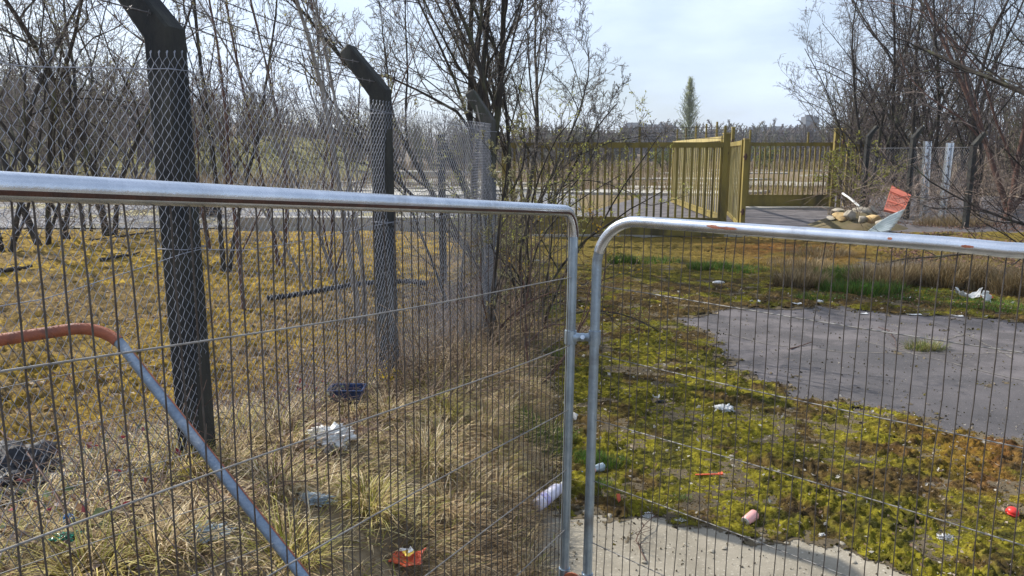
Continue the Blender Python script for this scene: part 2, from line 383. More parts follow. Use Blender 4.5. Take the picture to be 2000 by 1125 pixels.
# ------------------------------------------------------------------ moss
def inpoly(x, y, poly):
    r = np.zeros(x.shape, bool); n = len(poly)
    for i in range(n):
        x1, y1 = poly[i][:2]; x2, y2 = poly[(i + 1) % n][:2]
        if y1 == y2: continue
        r ^= ((y1 > y) != (y2 > y)) & (x < (x2 - x1) * (y - y1) / (y2 - y1) + x1)
    return r
def pdist(x, y, poly):          # signed distance, positive inside
    d = np.full(x.shape, 1e9); n = len(poly)
    for i in range(n):
        ax, ay = poly[i][:2]; bx, by = poly[(i + 1) % n][:2]; dx, dy = bx - ax, by - ay
        t = np.clip(((x - ax) * dx + (y - ay) * dy) / (dx * dx + dy * dy), 0, 1)
        d = np.minimum(d, np.hypot(x - ax - t * dx, y - ay - t * dy))
    return np.where(inpoly(x, y, poly), d, -d)
BARE = [G(*q) for q in ((1330, 628), (1420, 608), (1640, 603), (1720, 612), (2000, 632), (2250, 650), (2350, 900), (2000, 858), (1850, 835), (1700, 795), (1560, 775), (1480, 735), (1425, 690), (1400, 655))]
CONC = [G(*q) for q in ((1040, 1400), (1040, 1010), (1150, 1000), (1250, 1012), (1380, 1035), (1500, 1065), (1620, 1085), (1760, 1125), (2000, 1210), (2000, 1500))]
STRIP = [G(*q) for q in ((1640, 540), (1700, 515), (1800, 512), (2100, 540), (2200, 575), (1900, 552), (1740, 548))]
FARB = [G(*q) for q in ((1470, 452), (1530, 434), (1640, 432), (1700, 445), (1760, 462), (1680, 470), (1560, 462))]
def moss_mask(x, y):
    n1 = fbm(x * 1.6, y * 1.6, 5, 31) - .5; n2 = fbm(x * 6, y * 6, 4, 32) - .5; n3 = vnoise(x * 19, y * 19, 33) - .5
    ds = [pdist(x, y, q) for q in (BARE, CONC, STRIP, FARB)]
    m = .60 * np.ones_like(x)
    for d, wd in zip(ds, (.42, .25, .6, 1.0)): m = m - 1.3 * sst(-wd, wd * .7, d)
    return m + n1 * 1.0 + n2 * 1.35 + n3 * .35
RUST1 = G(1540, 490); RUST2 = G(1960, 900); RUST3 = G(1780, 900)
def moss_col(x, y):
    n = fbm(x * 3.1, y * 3.1, 5, 41); n2 = fbm(x * 14, y * 14, 3, 42)
    n3 = vnoise(x * 37, y * 37, 44)
    green = lerp3((.31, .275, .024), (.055, .055, .014), np.clip((n * .35 + n2 * .4 + n3 * .25 - .3) * 2.8, 0, 1))
    brown = lerp3((.17, .115, .035), (.04, .03, .018), np.clip((n2 * .6 + n3 * .4 - .25) * 2, 0, 1))
    gold = lerp3((.60, .41, .06), (.15, .10, .03), np.clip((n2 * .55 + n3 * .3 + n * .35 - .38) * 2.4, 0, 1))
    rust = lerp3((.30, .12, .03), (.13, .065, .025), n3)
    left = sst(.3, -.6, x - XE(y) + .3)
    kb = sst(.525, .68, fbm(x * 3.4 + 4, y * 3.4, 5, 43) + .20 * sst(8.2, 9.8, y) * sst(14, 12, y) + .09 * sst(1.2, 3.2, x) * sst(6.5, 4.5, y) - .01)
    c = green * (1 - kb)[..., None] + brown * kb[..., None]
    fy = sst(12, 15, y)[..., None]; mid = lerp3((.26, .20, .04), (.13, .10, .03), n2); c = c * (1 - fy) + mid * fy
    for q, r, s in ((RUST1, 1.7, .85), (RUST2, .6, .7)):
        k = (s * np.exp(-((x - q[0]) ** 2 + ((y - q[1]) * .8) ** 2) / r ** 2) * sst(.3, .6, n + .1))[..., None]; c = c * (1 - k) + rust * k
    dull = lerp3((.30, .22, .13), (.12, .085, .05), n2); kd = (sst(.50, .66, fbm(x * .8 + 9, y * 1.6, 4, 47) + .2 * np.exp(-((y - 9.5) / 1.3) ** 2)))[..., None]
    gd = gold * (.72 + .28 * sst(7, 15, y))[..., None]; gd = gd * (1 - kd * .6) + dull * kd * .6
    c = c * (1 - left)[..., None] + gd * left[..., None]
    return c
def bill(x, y, s): return np.abs(fbm(x, y, 2, s) * 2 - 1)
def moss_patch(name, y0, y1, u0, u1, step, keep, label, zfun, fq=1.0, amp=.046):
    ny = int(math.log(y1 / y0) / step); nx = int((u1 - u0) / step)
    yy = y0 * np.exp(np.linspace(0, math.log(y1 / y0), ny)); uu = np.linspace(u0, u1, nx)
    U, Yg = np.meshgrid(uu, yy); Xg = U * Yg
    r = np.random.default_rng(9); Xg = Xg + r.normal(size=Xg.shape) * step * Yg * .22; Yg = Yg + r.normal(size=Xg.shape) * step * Yg * .22
    m = keep(Xg, Yg)
    wx = Xg + .05 * (fbm(Xg * 6, Yg * 6, 2, 57) - .5); wy = Yg + .05 * (fbm(Xg * 6, Yg * 6, 2, 58) - .5)
    cl = 1 - bill(wx * 15 * fq, wy * 15 * fq, 51) * 2.2; cm = 1 - bill(wx * 33, wy * 33, 54) * 2; fi = fbm(Xg * 60, Yg * 60, 2, 52)
    lump = np.clip(cl, 0, 1) * .62 + np.clip(cm, 0, 1) * .3 + fi * .3
    hgt = amp * np.clip(m * 2.2, 0, 1) ** .6 * lump
    holes = sst(.40, .50, fbm(Xg * 4.5, Yg * 4.5, 4, 53) + .03)
    hgt = hgt * (.2 + .8 * holes) * (.55 + .8 * sst(.3, .7, fbm(Xg * 1.7, Yg * 1.7, 3, 59)))
    Zg = zfun(Xg, Yg) + hgt
    f = grid_faces(ny, nx); mf = m.ravel()[f].min(1) > 0
    f = f[mf]; used = np.unique(f); mp_ = -np.ones(ny * nx, int); mp_[used] = np.arange(len(used))
    V = np.stack([Xg, Yg, Zg], -1).reshape(-1, 3)[used]; C = (moss_col(Xg, Yg)).reshape(-1, 3)[used]
    b = MB(); b.add(V, mp_[f], C)
    b.build(name, M['moss'], label=label, cat='moss', kind='stuff')
def silt(x, y): return moss_mask(x, y) + .22 + .5 * (fbm(x * 12, y * 12, 3, 71) - .5) - 2 * sst(.0, -.1, x - XE(y))
yy_s = 3.0 * np.exp(np.linspace(0, math.log(16 / 3.0), 420)); U_, Y_ = np.meshgrid(np.linspace(.02, .95, 330), yy_s); X_ = U_ * Y_; m_s = silt(X_, Y_)
f_ = grid_faces(*X_.shape); f_ = f_[m_s.ravel()[f_].min(1) > 0]; b = MB(); b.add(np.stack([X_, Y_, np.full_like(X_, .0075)], -1), f_, lerp3((.16, .125, .075), (.075, .06, .04), fbm(X_ * 5, Y_ * 5, 4, 72)).reshape(-1, 3), False); b.build('silt', M['soil'], kind='stuff', label='thin brown silt and dead moss along the edges of the bare paving', cat='silt')
moss_patch('moss', 2.9, 21, .02, 1.0, .0026, lambda x, y: moss_mask(x, y) - 2 * sst(.0, -.1, x - XE(y)) , 'patchy olive and brown moss spreading over the worn yard', lambda x, y: .003 + 0 * x)
def keepL(x, y):
    return .62 + (fbm(x * 1.4, y * 1.4, 4, 61) - .5) * 1.2 - 1.5 * sst(5.6, 4.2, y + .8 * (fbm(x * 1.5, y * 1.5, 3, 60) - .5) + .35 * np.clip(-x - 3, 0, 2)) - 1.4 * sst(-1.1, -.2, x - XF(y)) * sst(10.5, 9, y) - 3 * sst(-.1, .1, x - XE(y))
moss_patch('moss', 3.4, 21.1, -1.05, .03, .0030, keepL, 'golden dry moss on the ground behind the chain link fence', lambda x, y: H(x, y) + .004, .8, .062)
# fuzz standing on the moss
r = np.random.default_rng(12); n = 120000
yy = 3.0 * np.exp(r.random(n) ** .9 * math.log(13 / 3.0)); xx = yy * r.uniform(-.95, .98, n); 
mk = np.where(xx > XE(yy), moss_mask(xx, yy), keepL(xx, yy)); ok = mk > .02; xx, yy = xx[ok], yy[ok]; n = len(xx)
zz = np.where(xx > XE(yy), .012, H(xx, yy) + .012) + .018 * r.random(n)
b = MB(); cc = moss_col(xx, yy) * r.uniform(.6, 2.1, (n, 1))
b.blades(np.stack([xx, yy, zz], 1), r.uniform(.006, .018, n) * (.7 + yy / 14), .0045 * (1 + yy / 6), r.uniform(0, 6.28, n), r.uniform(.1, 1.2, n), r.uniform(0, .4, n), cc)
b.build('moss', M['grass'], label='short mossy fronds rising from both moss carpets', cat='moss', kind='stuff')
# loose moss crumbs, stones and grit on the bare paving
n = 5200; yy = 3.0 * np.exp(r.random(n) * math.log(16 / 3.0)); xx = XE(yy) + (yy * .95 - XE(yy)) * r.random(n)
b = MB(); cc = np.where(r.random((n, 1)) < .55, np.array([[.12, .10, .06]]), np.array([[.34, .31, .26]])) * r.uniform(.5, 1.4, (n, 1))
for k in range(3): b.cards(np.stack([xx, yy, .006 + .004 * r.random(n)], 1), (.002 + .009 * r.random(n) ** 3) * (.6 + yy / 10), r, cc, .7)
n = 26000; yy2 = 3.0 * np.exp(r.random(n) * math.log(14 / 3.0)); xx2 = XE(yy2) + (yy2 * .9 - XE(yy2)) * r.random(n); mm_ = moss_mask(xx2, yy2); k = (mm_ > -.42) & (mm_ < .08) & (r.random(n) < np.exp(-np.abs(mm_) * 4)); xx2, yy2 = xx2[k], yy2[k]; n = len(xx2)
cc = np.array([[.10, .08, .035], [.16, .14, .03], [.06, .05, .035], [.30, .25, .18]])[r.integers(0, 4, n)] * r.uniform(.5, 1.5, (n, 1))
for k in range(2): b.cards(np.stack([xx2, yy2, .006 + .008 * r.random(n)], 1), (.003 + .014 * r.random(n) ** 2) * (.6 + yy2 / 9), r, cc, .7)
n = 5000; yy2 = 3.0 * np.exp(r.random(n) * math.log(12 / 3.0)); xx2 = XE(yy2) + (yy2 * .9 - XE(yy2)) * r.random(n); k = moss_mask(xx2, yy2) > .05; xx2, yy2 = xx2[k], yy2[k]; n = len(xx2)
b.cards(np.stack([xx2, yy2, .035 + .02 * r.random(n)], 1), (.004 + .014 * r.random(n) ** 2) * (.6 + yy2 / 9), r, np.array([[.42, .34, .26], [.22, .14, .09], [.55, .52, .46], [.12, .08, .05]])[r.integers(0, 4, n)], .6, .5)
b.build('grit', M['grass'], label='loose grit and crumbs scattered on the bare paving', cat='grit', kind='stuff')

# ------------------------------------------------------------------ grass, litter leaves
def scatter(n, y0, y1, fx0, fx1, seed):
    r = np.random.default_rng(seed); y = y0 + (y1 - y0) * r.random(n); x = fx0(y) + (fx1(y) - fx0(y)) * r.random(n); return x, y, r
STRAW = np.array([[.80, .64, .39], [.60, .46, .26], [.88, .76, .53], [.26, .17, .09], [.40, .38, .09], [.66, .51, .28]])
def straw(x, y, r, Lr, dens_s, thr, pal, wd=.0058, lie=(.7, 1.6), z=None):
    k = fbm(x * 1.8, y * 1.8, 3, dens_s) > thr; x, y = x[k], y[k]; n = len(x)
    cc = pal[r.integers(0, len(pal), n)] * r.uniform(.5, 1.3, (n, 1))
    if pal is STRAW:
        ky = (sst(.47, .6, fbm(x * 1.9, y * 1.9, 3, 66) + .2 * np.exp(-(((x - .02) / .45) ** 2 + ((y - 4.9) / .8) ** 2))) * .45)[:, None]; cc = cc * (1 - ky) + cc * np.array([[.62, .72, .25]]) * ky
    zz = (H(x, y) if z is None else z + 0 * x) - .01
    yaw = 2 * math.pi * fbm(x * 1.3, y * 1.3, 2, dens_s + 3) * 1.6 + r.normal(size=n) * 1.3
    return np.stack([x, y, zz], 1), r.uniform(*Lr, n), np.full(n, wd) * r.uniform(.6, 1.3, n), yaw, r.uniform(*lie, n), r.uniform(-.05, .5, n), cc
b = MB()
x, y, r = scatter(40000, 1.4, 8.8, lambda y: XF(y) - .25, lambda y: XE(y) + .12, 70); b.blades(*straw(x, y, r, (.05, .20), 71, .30, STRAW))
x, y, r = scatter(16000, 1.2, 5.5, lambda y: XF(y) - 2.2, lambda y: XF(y) + .3, 74); b.blades(*straw(x, y, r, (.05, .2), 75, .36, STRAW))
x, y, r = scatter(9000, 8, 21, lambda y: XF(y) - .6 + 0 * y, lambda y: XE(y) + .2, 77); b.blades(*straw(x, y, r, (.08, .3), 78, .4, STRAW, .008))
x, y, r = scatter(15000, 2.0, 6.5, lambda y: XE(y) - .55, lambda y: XE(y) + .07, 91); n = len(x); cc = STRAW[np.array([0, 1, 2, 5, 3])[r.integers(0, 5, n)]] * r.uniform(.55, 1.25, (n, 1)) * np.array([[1.02, .95, .9]])
b.blades(np.stack([x, y, H(x, y) - .004], 1), r.uniform(.05, .18, n), np.full(n, .0042), r.normal(size=n) * .9 - .5, r.uniform(.9, 1.6, n), r.uniform(0, .35, n), cc)
for q in range(120):
    gy_ = r.uniform(1.6, 8.5); gx_ = r.uniform(XF(gy_) - .7, XE(gy_)); n = 170; a = r.uniform(0, 6.28, n); qq = .09 * np.sqrt(r.random(n)); x = gx_ + qq * np.cos(a); y = gy_ + qq * np.sin(a)
    pal_ = STRAW[r.integers(0, len(STRAW), n)] * r.uniform(.55, 1.25, (n, 1)) * np.array([[1, 1, 1]]) * (np.array([[.85, .9, .5]]) if q % 6 == 0 else 1)
    b.blades(np.stack([x, y, H(x, y) - .01], 1), r.uniform(.10, .26, n), np.full(n, .0052), a + r.normal(size=n) * .5, r.uniform(.2, 1.0, n), r.uniform(.25, .75, n), pal_)
b.build('grass', M['grass'], label='dry straw coloured grass matted over the bank', cat='grass', kind='stuff')
GREEN = np.array([[.07, .17, .02], [.12, .24, .03], [.06, .12, .02], [.2, .2, .05]])
b = MB(); r = np.random.default_rng(80)
def clump(cx, cy, rad, n, L, pal, wd=.004, ysc=.6, spread=.5):
    a = r.uniform(0, 6.28, n); q = rad * np.sqrt(r.random(n)); x = cx + q * np.cos(a); y = cy + q * np.sin(a) * ysc
    z = H(x, y); z = np.where(x > XE(y), .0, z)
    yaw = np.where(r.random(n) < .6, a, r.uniform(0, 6.28, n))
    b.blades(np.stack([x, y, z - .005], 1), L * r.uniform(.4, 1.2, n), np.full(n, wd) * r.uniform(.6, 1.3, n), yaw, r.uniform(0, spread, n), r.uniform(.05, .45, n), pal[r.integers(0, len(pal), n)] * r.uniform(.6, 1.3, (n, 1)))
for px, py, rad, n, L in ((1060, 840, .22, 1500, .16), (1040, 870, .18, 900, .14), (1140, 905, .16, 1300, .09), (1185, 910, .16, 1200, .08), (1165, 950, .1, 400, .06),
                          (1330, 978, .07, 160, .05), (1890, 920, .09, 160, .05), (1560, 945, .12, 120, .05), (1060, 600, .25, 700, .2), (1075, 680, .2, 600, .16)):
    gx, gy, _ = G(px, py, .0 if px > 1100 else .12); clump(gx, gy, rad, n, L, GREEN)
for px, py, rad, n, L in ((1640, 545, .5, 1800, .24), (1680, 570, .7, 2600, .2), (1600, 585, .4, 900, .1), (1780, 578, .8, 1800, .08), (1880, 595, .8, 1500, .07), (1960, 600, .8, 1500, .08), (1215, 515, .3, 700, .22), (1390, 525, .5, 1200, .16), (1440, 530, .6, 1000, .12), (1365, 530, .2, 400, .2), (1270, 512, .7, 900, .12)):
    gx, gy, _ = G(px, py); clump(gx, gy, rad, n, L, GREEN, .010)
b.build('grass', M['grass'], label='fresh green grass growing through the moss and the paving edge', cat='grass', kind='stuff')
b = MB(); BEIGE = np.array([[.34, .26, .14], [.26, .18, .09], [.40, .32, .19], [.18, .13, .06]])
for px, py, rad, n, L in ((1560, 560, .45, 1400, .34), (1590, 540, .3, 700, .3), (1690, 545, .35, 700, .36), (1720, 560, .5, 1300, .4), (1760, 555, .45, 1300, .42), (1800, 555, .45, 1300, .4), (1850, 560, .5, 1500, .46), (1890, 558, .35, 1100, .5), (1925, 565, .4, 800, .4), (1990, 575, .45, 1500, .5), (2030, 580, .4, 900, .5),
                          (1660, 420, .8, 500, .5), (1860, 440, 1.2, 1200, .4), (1600, 500, .8, 700, .25), (1560, 520, .7, 700, .22), (1930, 500, 1.2, 900, .2)):
    gx, gy, _ = G(px, py); clump(gx, gy, rad, n, L, BEIGE, .011, .6, .7)
b.build('grass', M['grass'], label='pale dead grass tussocks along the far side of the bare asphalt', cat='grass', kind='stuff')
# pale rank grass and dead stalks on the derelict site
b = MB(); r = np.random.default_rng(83)
n = 42000; y = 38 * np.exp(r.random(n) * math.log(150 / 38.)); x = y * r.uniform(-.75, .75, n)
k = (fbm(x * .09, y * .12, 4, 84) > .46) | (y > 92); x, y = x[k], y[k]; n = len(x)
cc = np.array([[.25, .18, .10], [.18, .12, .075], [.30, .23, .13], [.14, .09, .06], [.19, .17, .06]])[r.integers(0, 5, n)] * r.uniform(.6, 1.2, (n, 1))
b.blades(np.stack([x, y, H(x, y)], 1), r.uniform(.3, 1.0, n) * (1 + .7 * sst(70, 110, y)), .035 * (y / 60), r.uniform(0, 6.28, n), r.uniform(0, .4, n), r.uniform(0, .25, n), cc)
b.build('rank_grass', M['grass'], label='rank brown dead grass and stalks over the derelict site', cat='grass', kind='stuff')
# leaf litter
b = MB(); x, y, r = scatter(15000, 1.3, 5.6, lambda y: XF(y) - 2.4, lambda y: XF(y) + .5, 85)
k = fbm(x * 1.5, y * 1.5, 3, 86) > .36; x, y = x[k], y[k]; n = len(x)
cc = np.array([[.36, .25, .19], [.5, .39, .33], [.2, .12, .08], [.62, .52, .46], [.38, .22, .12]])[r.integers(0, 5, n)] * r.uniform(.6, 1.2, (n, 1))
b.cards(np.stack([x, y, H(x, y) + r.uniform(0, .03, n)], 1), r.uniform(.01, .026, n), r, cc, .6, .5)
x, y, r = scatter(22000, 4.5, 18, lambda y: XF(y) - 1 - y * .55, lambda y: XF(y) - .1, 88); k = fbm(x * .8, y * 1.5, 4, 93) + .12 * np.exp(-((y - 9) / 1.5) ** 2) > .54; x, y = x[k], y[k]; n = len(x)
b.cards(np.stack([x, y, H(x, y) + .05 * r.random(n)], 1), r.uniform(.012, .035, n), r, np.array([[.26, .17, .10], [.46, .38, .31], [.16, .10, .06]])[r.integers(0, 3, n)] * r.uniform(.5, 1.4, (n, 1)), .6, .5)
x, y, r = scatter(9000, 13, 24, lambda y: y * .42, lambda y: y * .8, 89); n = len(x)
k = fbm(x * .6, y * .6, 3, 90) > .5; x, y = x[k], y[k]; n = len(x)
b.cards(np.stack([x, y, .02 + .03 * r.random(n)], 1), r.uniform(.02, .05, n), r, np.array([[.25, .15, .11]]) * r.uniform(.5, 1.5, (n, 1)), .6, .5)
b.build('leaf_litter', M['leaf'], label='brown and pinkish fallen leaves under the fence and trees', cat='leaf litter', kind='stuff')

# ------------------------------------------------------------------ bare trees
def nrm(a): return a / (np.linalg.norm(a, axis=-1, keepdims=True) + 1e-12)
def shoot(r, p0, d, L, r0, r1, K, wob, trop):
    B = len(p0); pts = np.zeros((B, K, 3)); pts[:, 0] = p0; d = nrm(d); st = (L / (K - 1))[:, None]
    drift = r.normal(size=(B, 3)) * wob * .6
    for k in range(1, K):
        d = nrm(d + r.normal(size=(B, 3)) * wob + drift + np.array([0, 0, 1.]) * trop)
        pts[:, k] = pts[:, k - 1] + d * st
    t = np.linspace(0, 1, K)[None]
    return pts, r0[:, None] * (1 - t) + r1[:, None] * t
def children(r, pts, rad, n, t0, ang, ratio, Lp, rr, up=0.0):
    B, K, _ = pts.shape; ix = np.repeat(np.arange(B), n); m = len(ix)
    t = t0 + (1 - t0) * (np.tile(np.arange(n), B) + r.random(m)) / n; t = np.minimum(t, .99) * (K - 1)
    i = t.astype(int); f = (t - i)[:, None]
    p = pts[ix, i] * (1 - f) + pts[ix, i + 1] * f; tg = nrm(pts[ix, i + 1] - pts[ix, i])
    q = nrm(np.cross(tg, r.normal(size=(m, 3)))); a = r.uniform(*ang, m)[:, None]
    d = tg * np.cos(a) + q * np.sin(a); d[:, 2] += up
    pr = rad[ix, i]; L = Lp[ix] * ratio * r.uniform(.6, 1.25, m) * (1.15 - .6 * (t / (K - 1)))
    return p, nrm(d), L, np.maximum(pr * rr, .0)
def make_tree(seed, stems, lv, minr=.003, bark='bark', tint=(.10, .08, .065), tint2=(.16, .12, .09), buds=None, bud_n=0, bud_s=.02, name='bare_tree', loc=(0, 0, 0), label='', cat='tree', group=None, wob0=.05, trop0=.03, K0=12, crown='crown', trunk_levels=2, tiptaper=.25):
    """stems: list of (dx,dy, dir, length, radius); lv: list of dict per level"""
    r = np.random.default_rng(seed)
    p0 = np.array([[s[0], s[1], -.08] for s in stems], float); d = np.array([s[2] for s in stems], float)
    L = np.array([s[3] for s in stems], float); r0 = np.array([s[4] for s in stems], float)
    pts, rad = shoot(r, p0, d, L, r0, r0 * tiptaper, K0, wob0, trop0)
    tr, cw = MB(), MB(); tr.strands(pts, rad, 9); last = None
    for q, l in enumerate(lv):
        p, dd, LL, rr = children(r, pts, rad, l['n'], l.get('t0', .25), l.get('ang', (.5, 1.0)), l.get('ratio', .5), L, l.get('rr', .6), l.get('up', .1))
        rr = np.maximum(rr, minr); pts, rad = shoot(r, p, dd, LL, rr, np.maximum(rr * .35, minr * .8), l.get('K', 6), l.get('wob', .12), l.get('trop', .04)); L = LL
        if q < trunk_levels - 1: tr.strands(pts, rad, l.get('sides', 5))
        else:
            c_ = .72 * lerp3(tint, tint2, r.random(len(pts)) ** 1.6) * r.uniform(.6, 1.3, (len(pts), 1)); cw.strands(pts, rad, l.get('sides', 3), c_)
        last = pts
    if buds is not None and last is not None:
        B, K, _ = last.shape; ii = r.integers(0, B, bud_n); kk = r.integers(1, K, bud_n)
        bp = last[ii, kk] + r.normal(size=(bud_n, 3)) * .01
        cw.cur = 1; cw.cards(bp, bud_s * r.uniform(.5, 1.4, bud_n), r, np.array(buds) * r.uniform(.6, 1.3, (bud_n, 1)), .55); cw.cur = 0
    root = thing(name, loc, label, cat, group)
    o = np.array(loc, float)
    for m_ in (tr, cw): m_.v = [v + o for v in m_.v]
    tr.build('trunk', M[bark], root); cw.build(crown, [M['twig'], M['leaf']], root)
    return root
def fork(r, n, L, rad, spread, base=.15):
    o = []
    for i in range(n):
        a = i * 2 * math.pi / n + r.uniform(-.5, .5); s = spread * r.uniform(.4, 1.2)
        o.append((base * math.cos(a), base * math.sin(a), (math.cos(a) * s, math.sin(a) * s, 1), L * r.uniform(.8, 1.1), rad * r.uniform(.65, 1.1)))
    return o
LV = [dict(n=9, t0=.22, ang=(.45, .9), ratio=.48, rr=.55, K=8, up=.15, sides=5, wob=.1), dict(n=8, t0=.15, ang=(.4, 1.0), ratio=.45, rr=.55, K=6, wob=.14), dict(n=6, t0=.1, ang=(.4, 1.1), ratio=.5, rr=.6, K=5, wob=.16), ]
LV4 = LV[:2] + [dict(n=6, t0=.12, ang=(.4, 1.1), ratio=.48, rr=.6, K=5, wob=.16), dict(n=4, t0=.1, ang=(.4, 1.0), ratio=.5, rr=.7, K=4, wob=.18)]
rr_ = np.random.default_rng(3)
def at(px, Y, z=None):
    x = GX(px, Y, .1); return (x, Y, h1(x, Y) if z is None else z)
# the big many-stemmed willow behind the end of the fence
st = [(-.1, 0, (-.62, .1, 1), 7.0, .068), (-.05, .1, (-.28, .1, 1), 8.0, .085), (.0, 0, (-.07, -.05, 1), 8.6, .08), (.08, .05, (.02, .1, 1), 8.5, .09), (.12, 0, (.26, -.1, 1), 7.6, .07), (.15, .1, (.46, .15, 1), 6.0, .055), (.0, .15, (-.9, -.1, .8), 5.4, .05), (.16, -.1, (.85, 0, .5), 4.2, .042)]
make_tree(101, st, LV4, .0045, 'bark', (.13, .11, .095), (.30, .255, .21), (.34, .33, .14), 5000, .013, 'willow_tree', at(938, 15.5), 'large bare willow with many stems spreading above the corner post at the fence end', wob0=.06, trop0=.05, K0=14)
make_tree(102, [(0, 0, (.04, 0, 1), 7.5, .07), (.1, 0, (-.12, .1, 1), 7.4, .06), (.1, .1, (.22, .1, 1), 6.0, .045)], LV4, .005, 'bark', (.13, .11, .095), (.28, .24, .20), (.34, .33, .14), 2000, .013, 'willow_tree', at(1010, 18), 'slimmer bare willow rising just right of the many stemmed one', wob0=.06, trop0=.04)
# the budding shrub on the right of the corner post
st = fork(rr_, 8, 2.7, .020, .16, .12) + [(.1, 0, (.95, -.1, .75), 1.9, .016), (.0, 0, (-.75, -.1, .9), 2.0, .016)]
LS = [dict(n=6, t0=.12, ang=(.5, 1.1), ratio=.42, rr=.55, K=6, wob=.16, up=.1), dict(n=5, t0=.1, ang=(.5, 1.2), ratio=.45, rr=.6, K=5, wob=.2), dict(n=3, t0=.1, ang=(.4, 1.1), ratio=.5, rr=.7, K=4, wob=.2)]
make_tree(103, st, LS, .0019, 'bark', (.13, .10, .08), (.30, .25, .19), (.42, .42, .10), 5200, .011, 'budding_shrub', at(1040, 8.9), 'tangled shrub with pale green buds reaching right from the corner post', 'shrub', wob0=.09, trop0=.02)
make_tree(104, fork(rr_, 4, 1.3, .014, .6, .1), LS, .0018, 'barkred', (.13, .09, .07), (.26, .20, .15), (.30, .22, .08), 900, .010, 'budding_shrub', at(985, 7.4), 'low tangled grey shrub at the foot of the corner post', 'shrub', wob0=.12, trop0=-.03)
# stems arching over the verge in front of the gate
make_tree(105, [(0, 0, (.02, 0, 1), 1.6, .012), (.05, 0, (.9, -.1, .9), 1.7, .010), (.0, .05, (1.0, .1, .55), 1.6, .009)], LS[:2], .0018, 'barkred', (.12, .08, .06), (.24, .18, .13), (.45, .28, .03), 160, .014, 'sapling', at(1032, 6.6), 'thin brown sapling with a few orange leaves on the verge', 'sapling', wob0=.1)
# saplings standing behind the chain link fence
SL = [dict(n=10, t0=.12, ang=(.35, .8), ratio=.30, rr=.45, K=6, wob=.1, up=.25), dict(n=5, t0=.15, ang=(.4, .9), ratio=.45, rr=.6, K=4, wob=.14), dict(n=3, t0=.15, ang=(.4, .9), ratio=.5, rr=.7, K=3, wob=.14)]
saps = [(478, 9.6, 5.8, .030, 'barkred', 'red brown sapling standing between the first two concrete posts', -.02, 1),
        (702, 8.7, 5.2, .038, 'barkpale', 'pale barked forked sapling just left of the second post', -.10, 2),
        (672, 10.2, 5.0, .026, 'barkpale', 'slender pale sapling leaning left behind the forked one', -.25, 1),
        (438, 13.0, 7.5, .045, 'bark', 'tall dark sapling rising right beside the nearest post', .03, 2),
        (545, 13.5, 7.0, .035, 'barkred', 'twiggy upright birch sapling midway between the posts', -.04, 2),
        (600, 11.5, 5.0, .024, 'barkpale', 'thin sapling with long whippy shoots below the open sky', -.2, 2),
        (640, 12.5, 5.4, .026, 'barkred', 'purplish sapling fanning out left of the second post', .16, 3),
        (410, 16.0, 8.0, .05, 'barkred', 'tall reddish birch just behind the dark sapling', .02, 1),
        (900, 7.9, 2.9, .018, 'bark', 'crooked dark sapling caught in the mesh left of the corner post', -.35, 2),
        (957, 7.0, 2.2, .022, 'bark', 'short dark stem growing against the mesh before the corner post', .05, 1)]
for i, (px, Yd, hh, rd, bk, lab, ln, ns) in enumerate(saps):
    st = [(.06 * k, .04 * k, (ln + (.16 * (k % 2 * 2 - 1) * k if k else 0), .06 * k, 1), hh * (1 - .12 * k), rd * (1 - .15 * k)) for k in range(ns)]
    make_tree(120 + i, st, SL, .0022 + .00010 * Yd, bk, (.12, .085, .075), (.26, .20, .17), (.33, .31, .16), 1500, .012, 'sapling', at(px, Yd), lab, 'sapling', 'young saplings behind the chain link fence' if i < 9 else None, wob0=.045, trop0=.05, K0=12)
# dark trunks in the left field
LB = [dict(n=7, t0=.2, ang=(.4, .9), ratio=.46, rr=.5, K=8, up=.12, sides=5, wob=.13), dict(n=6, t0=.12, ang=(.4, 1.05), ratio=.44, rr=.5, K=6, wob=.17), dict(n=6, t0=.1, ang=(.4, 1.1), ratio=.5, rr=.6, K=5, wob=.19), dict(n=2, t0=.2, ang=(.4, 1.0), ratio=.5, rr=.7, K=3, wob=.2)]
lt = [(82, 17.0, 9.0, .15, (-.18, .12), 'dark forked tree with two leaning trunks near the left edge'),
      (128, 18.2, 8.6, .12, (.12, -.25), 'dark tree with a kinked trunk second in the left group'),
      (212, 19.6, 9.2, .17, (.02, .22), 'stoutest dark trunk in the group left of the nearest post'),
      (168, 21.0, 8.4, .10, (-.1, .15), 'slender trunk standing back between the forked and stoutest trees'),
      (8, 15.8, 8.8, .14, (-.1, .2), 'leafless tree half cut off by the left edge of the view'),
      (330, 27.0, 10.0, .12, (.0, .14), 'leafless tree largely hidden behind the nearest concrete post')]
for i, (px, Yd, hh, rd, ln, lab) in enumerate(lt):
    rd *= .55; st = [(-.05, 0, (ln[0], .05, 1), hh, rd), (.12, .05, (ln[1], -.05, 1), hh * .9, rd * .75)]
    if i % 2 == 0: st.append((0, .1, (.45 * (-1) ** (i // 2), .2, .9), hh * .6, rd * .5))
    make_tree(140 + i, st, LB, .0052, 'bark', (.10, .08, .075), (.27, .22, .19), (.34, .34, .16), 1500, .016, 'bare_tree', at(px, Yd), lab, 'tree', 'leafless trees at the edge of the left field', wob0=.08, trop0=.04)
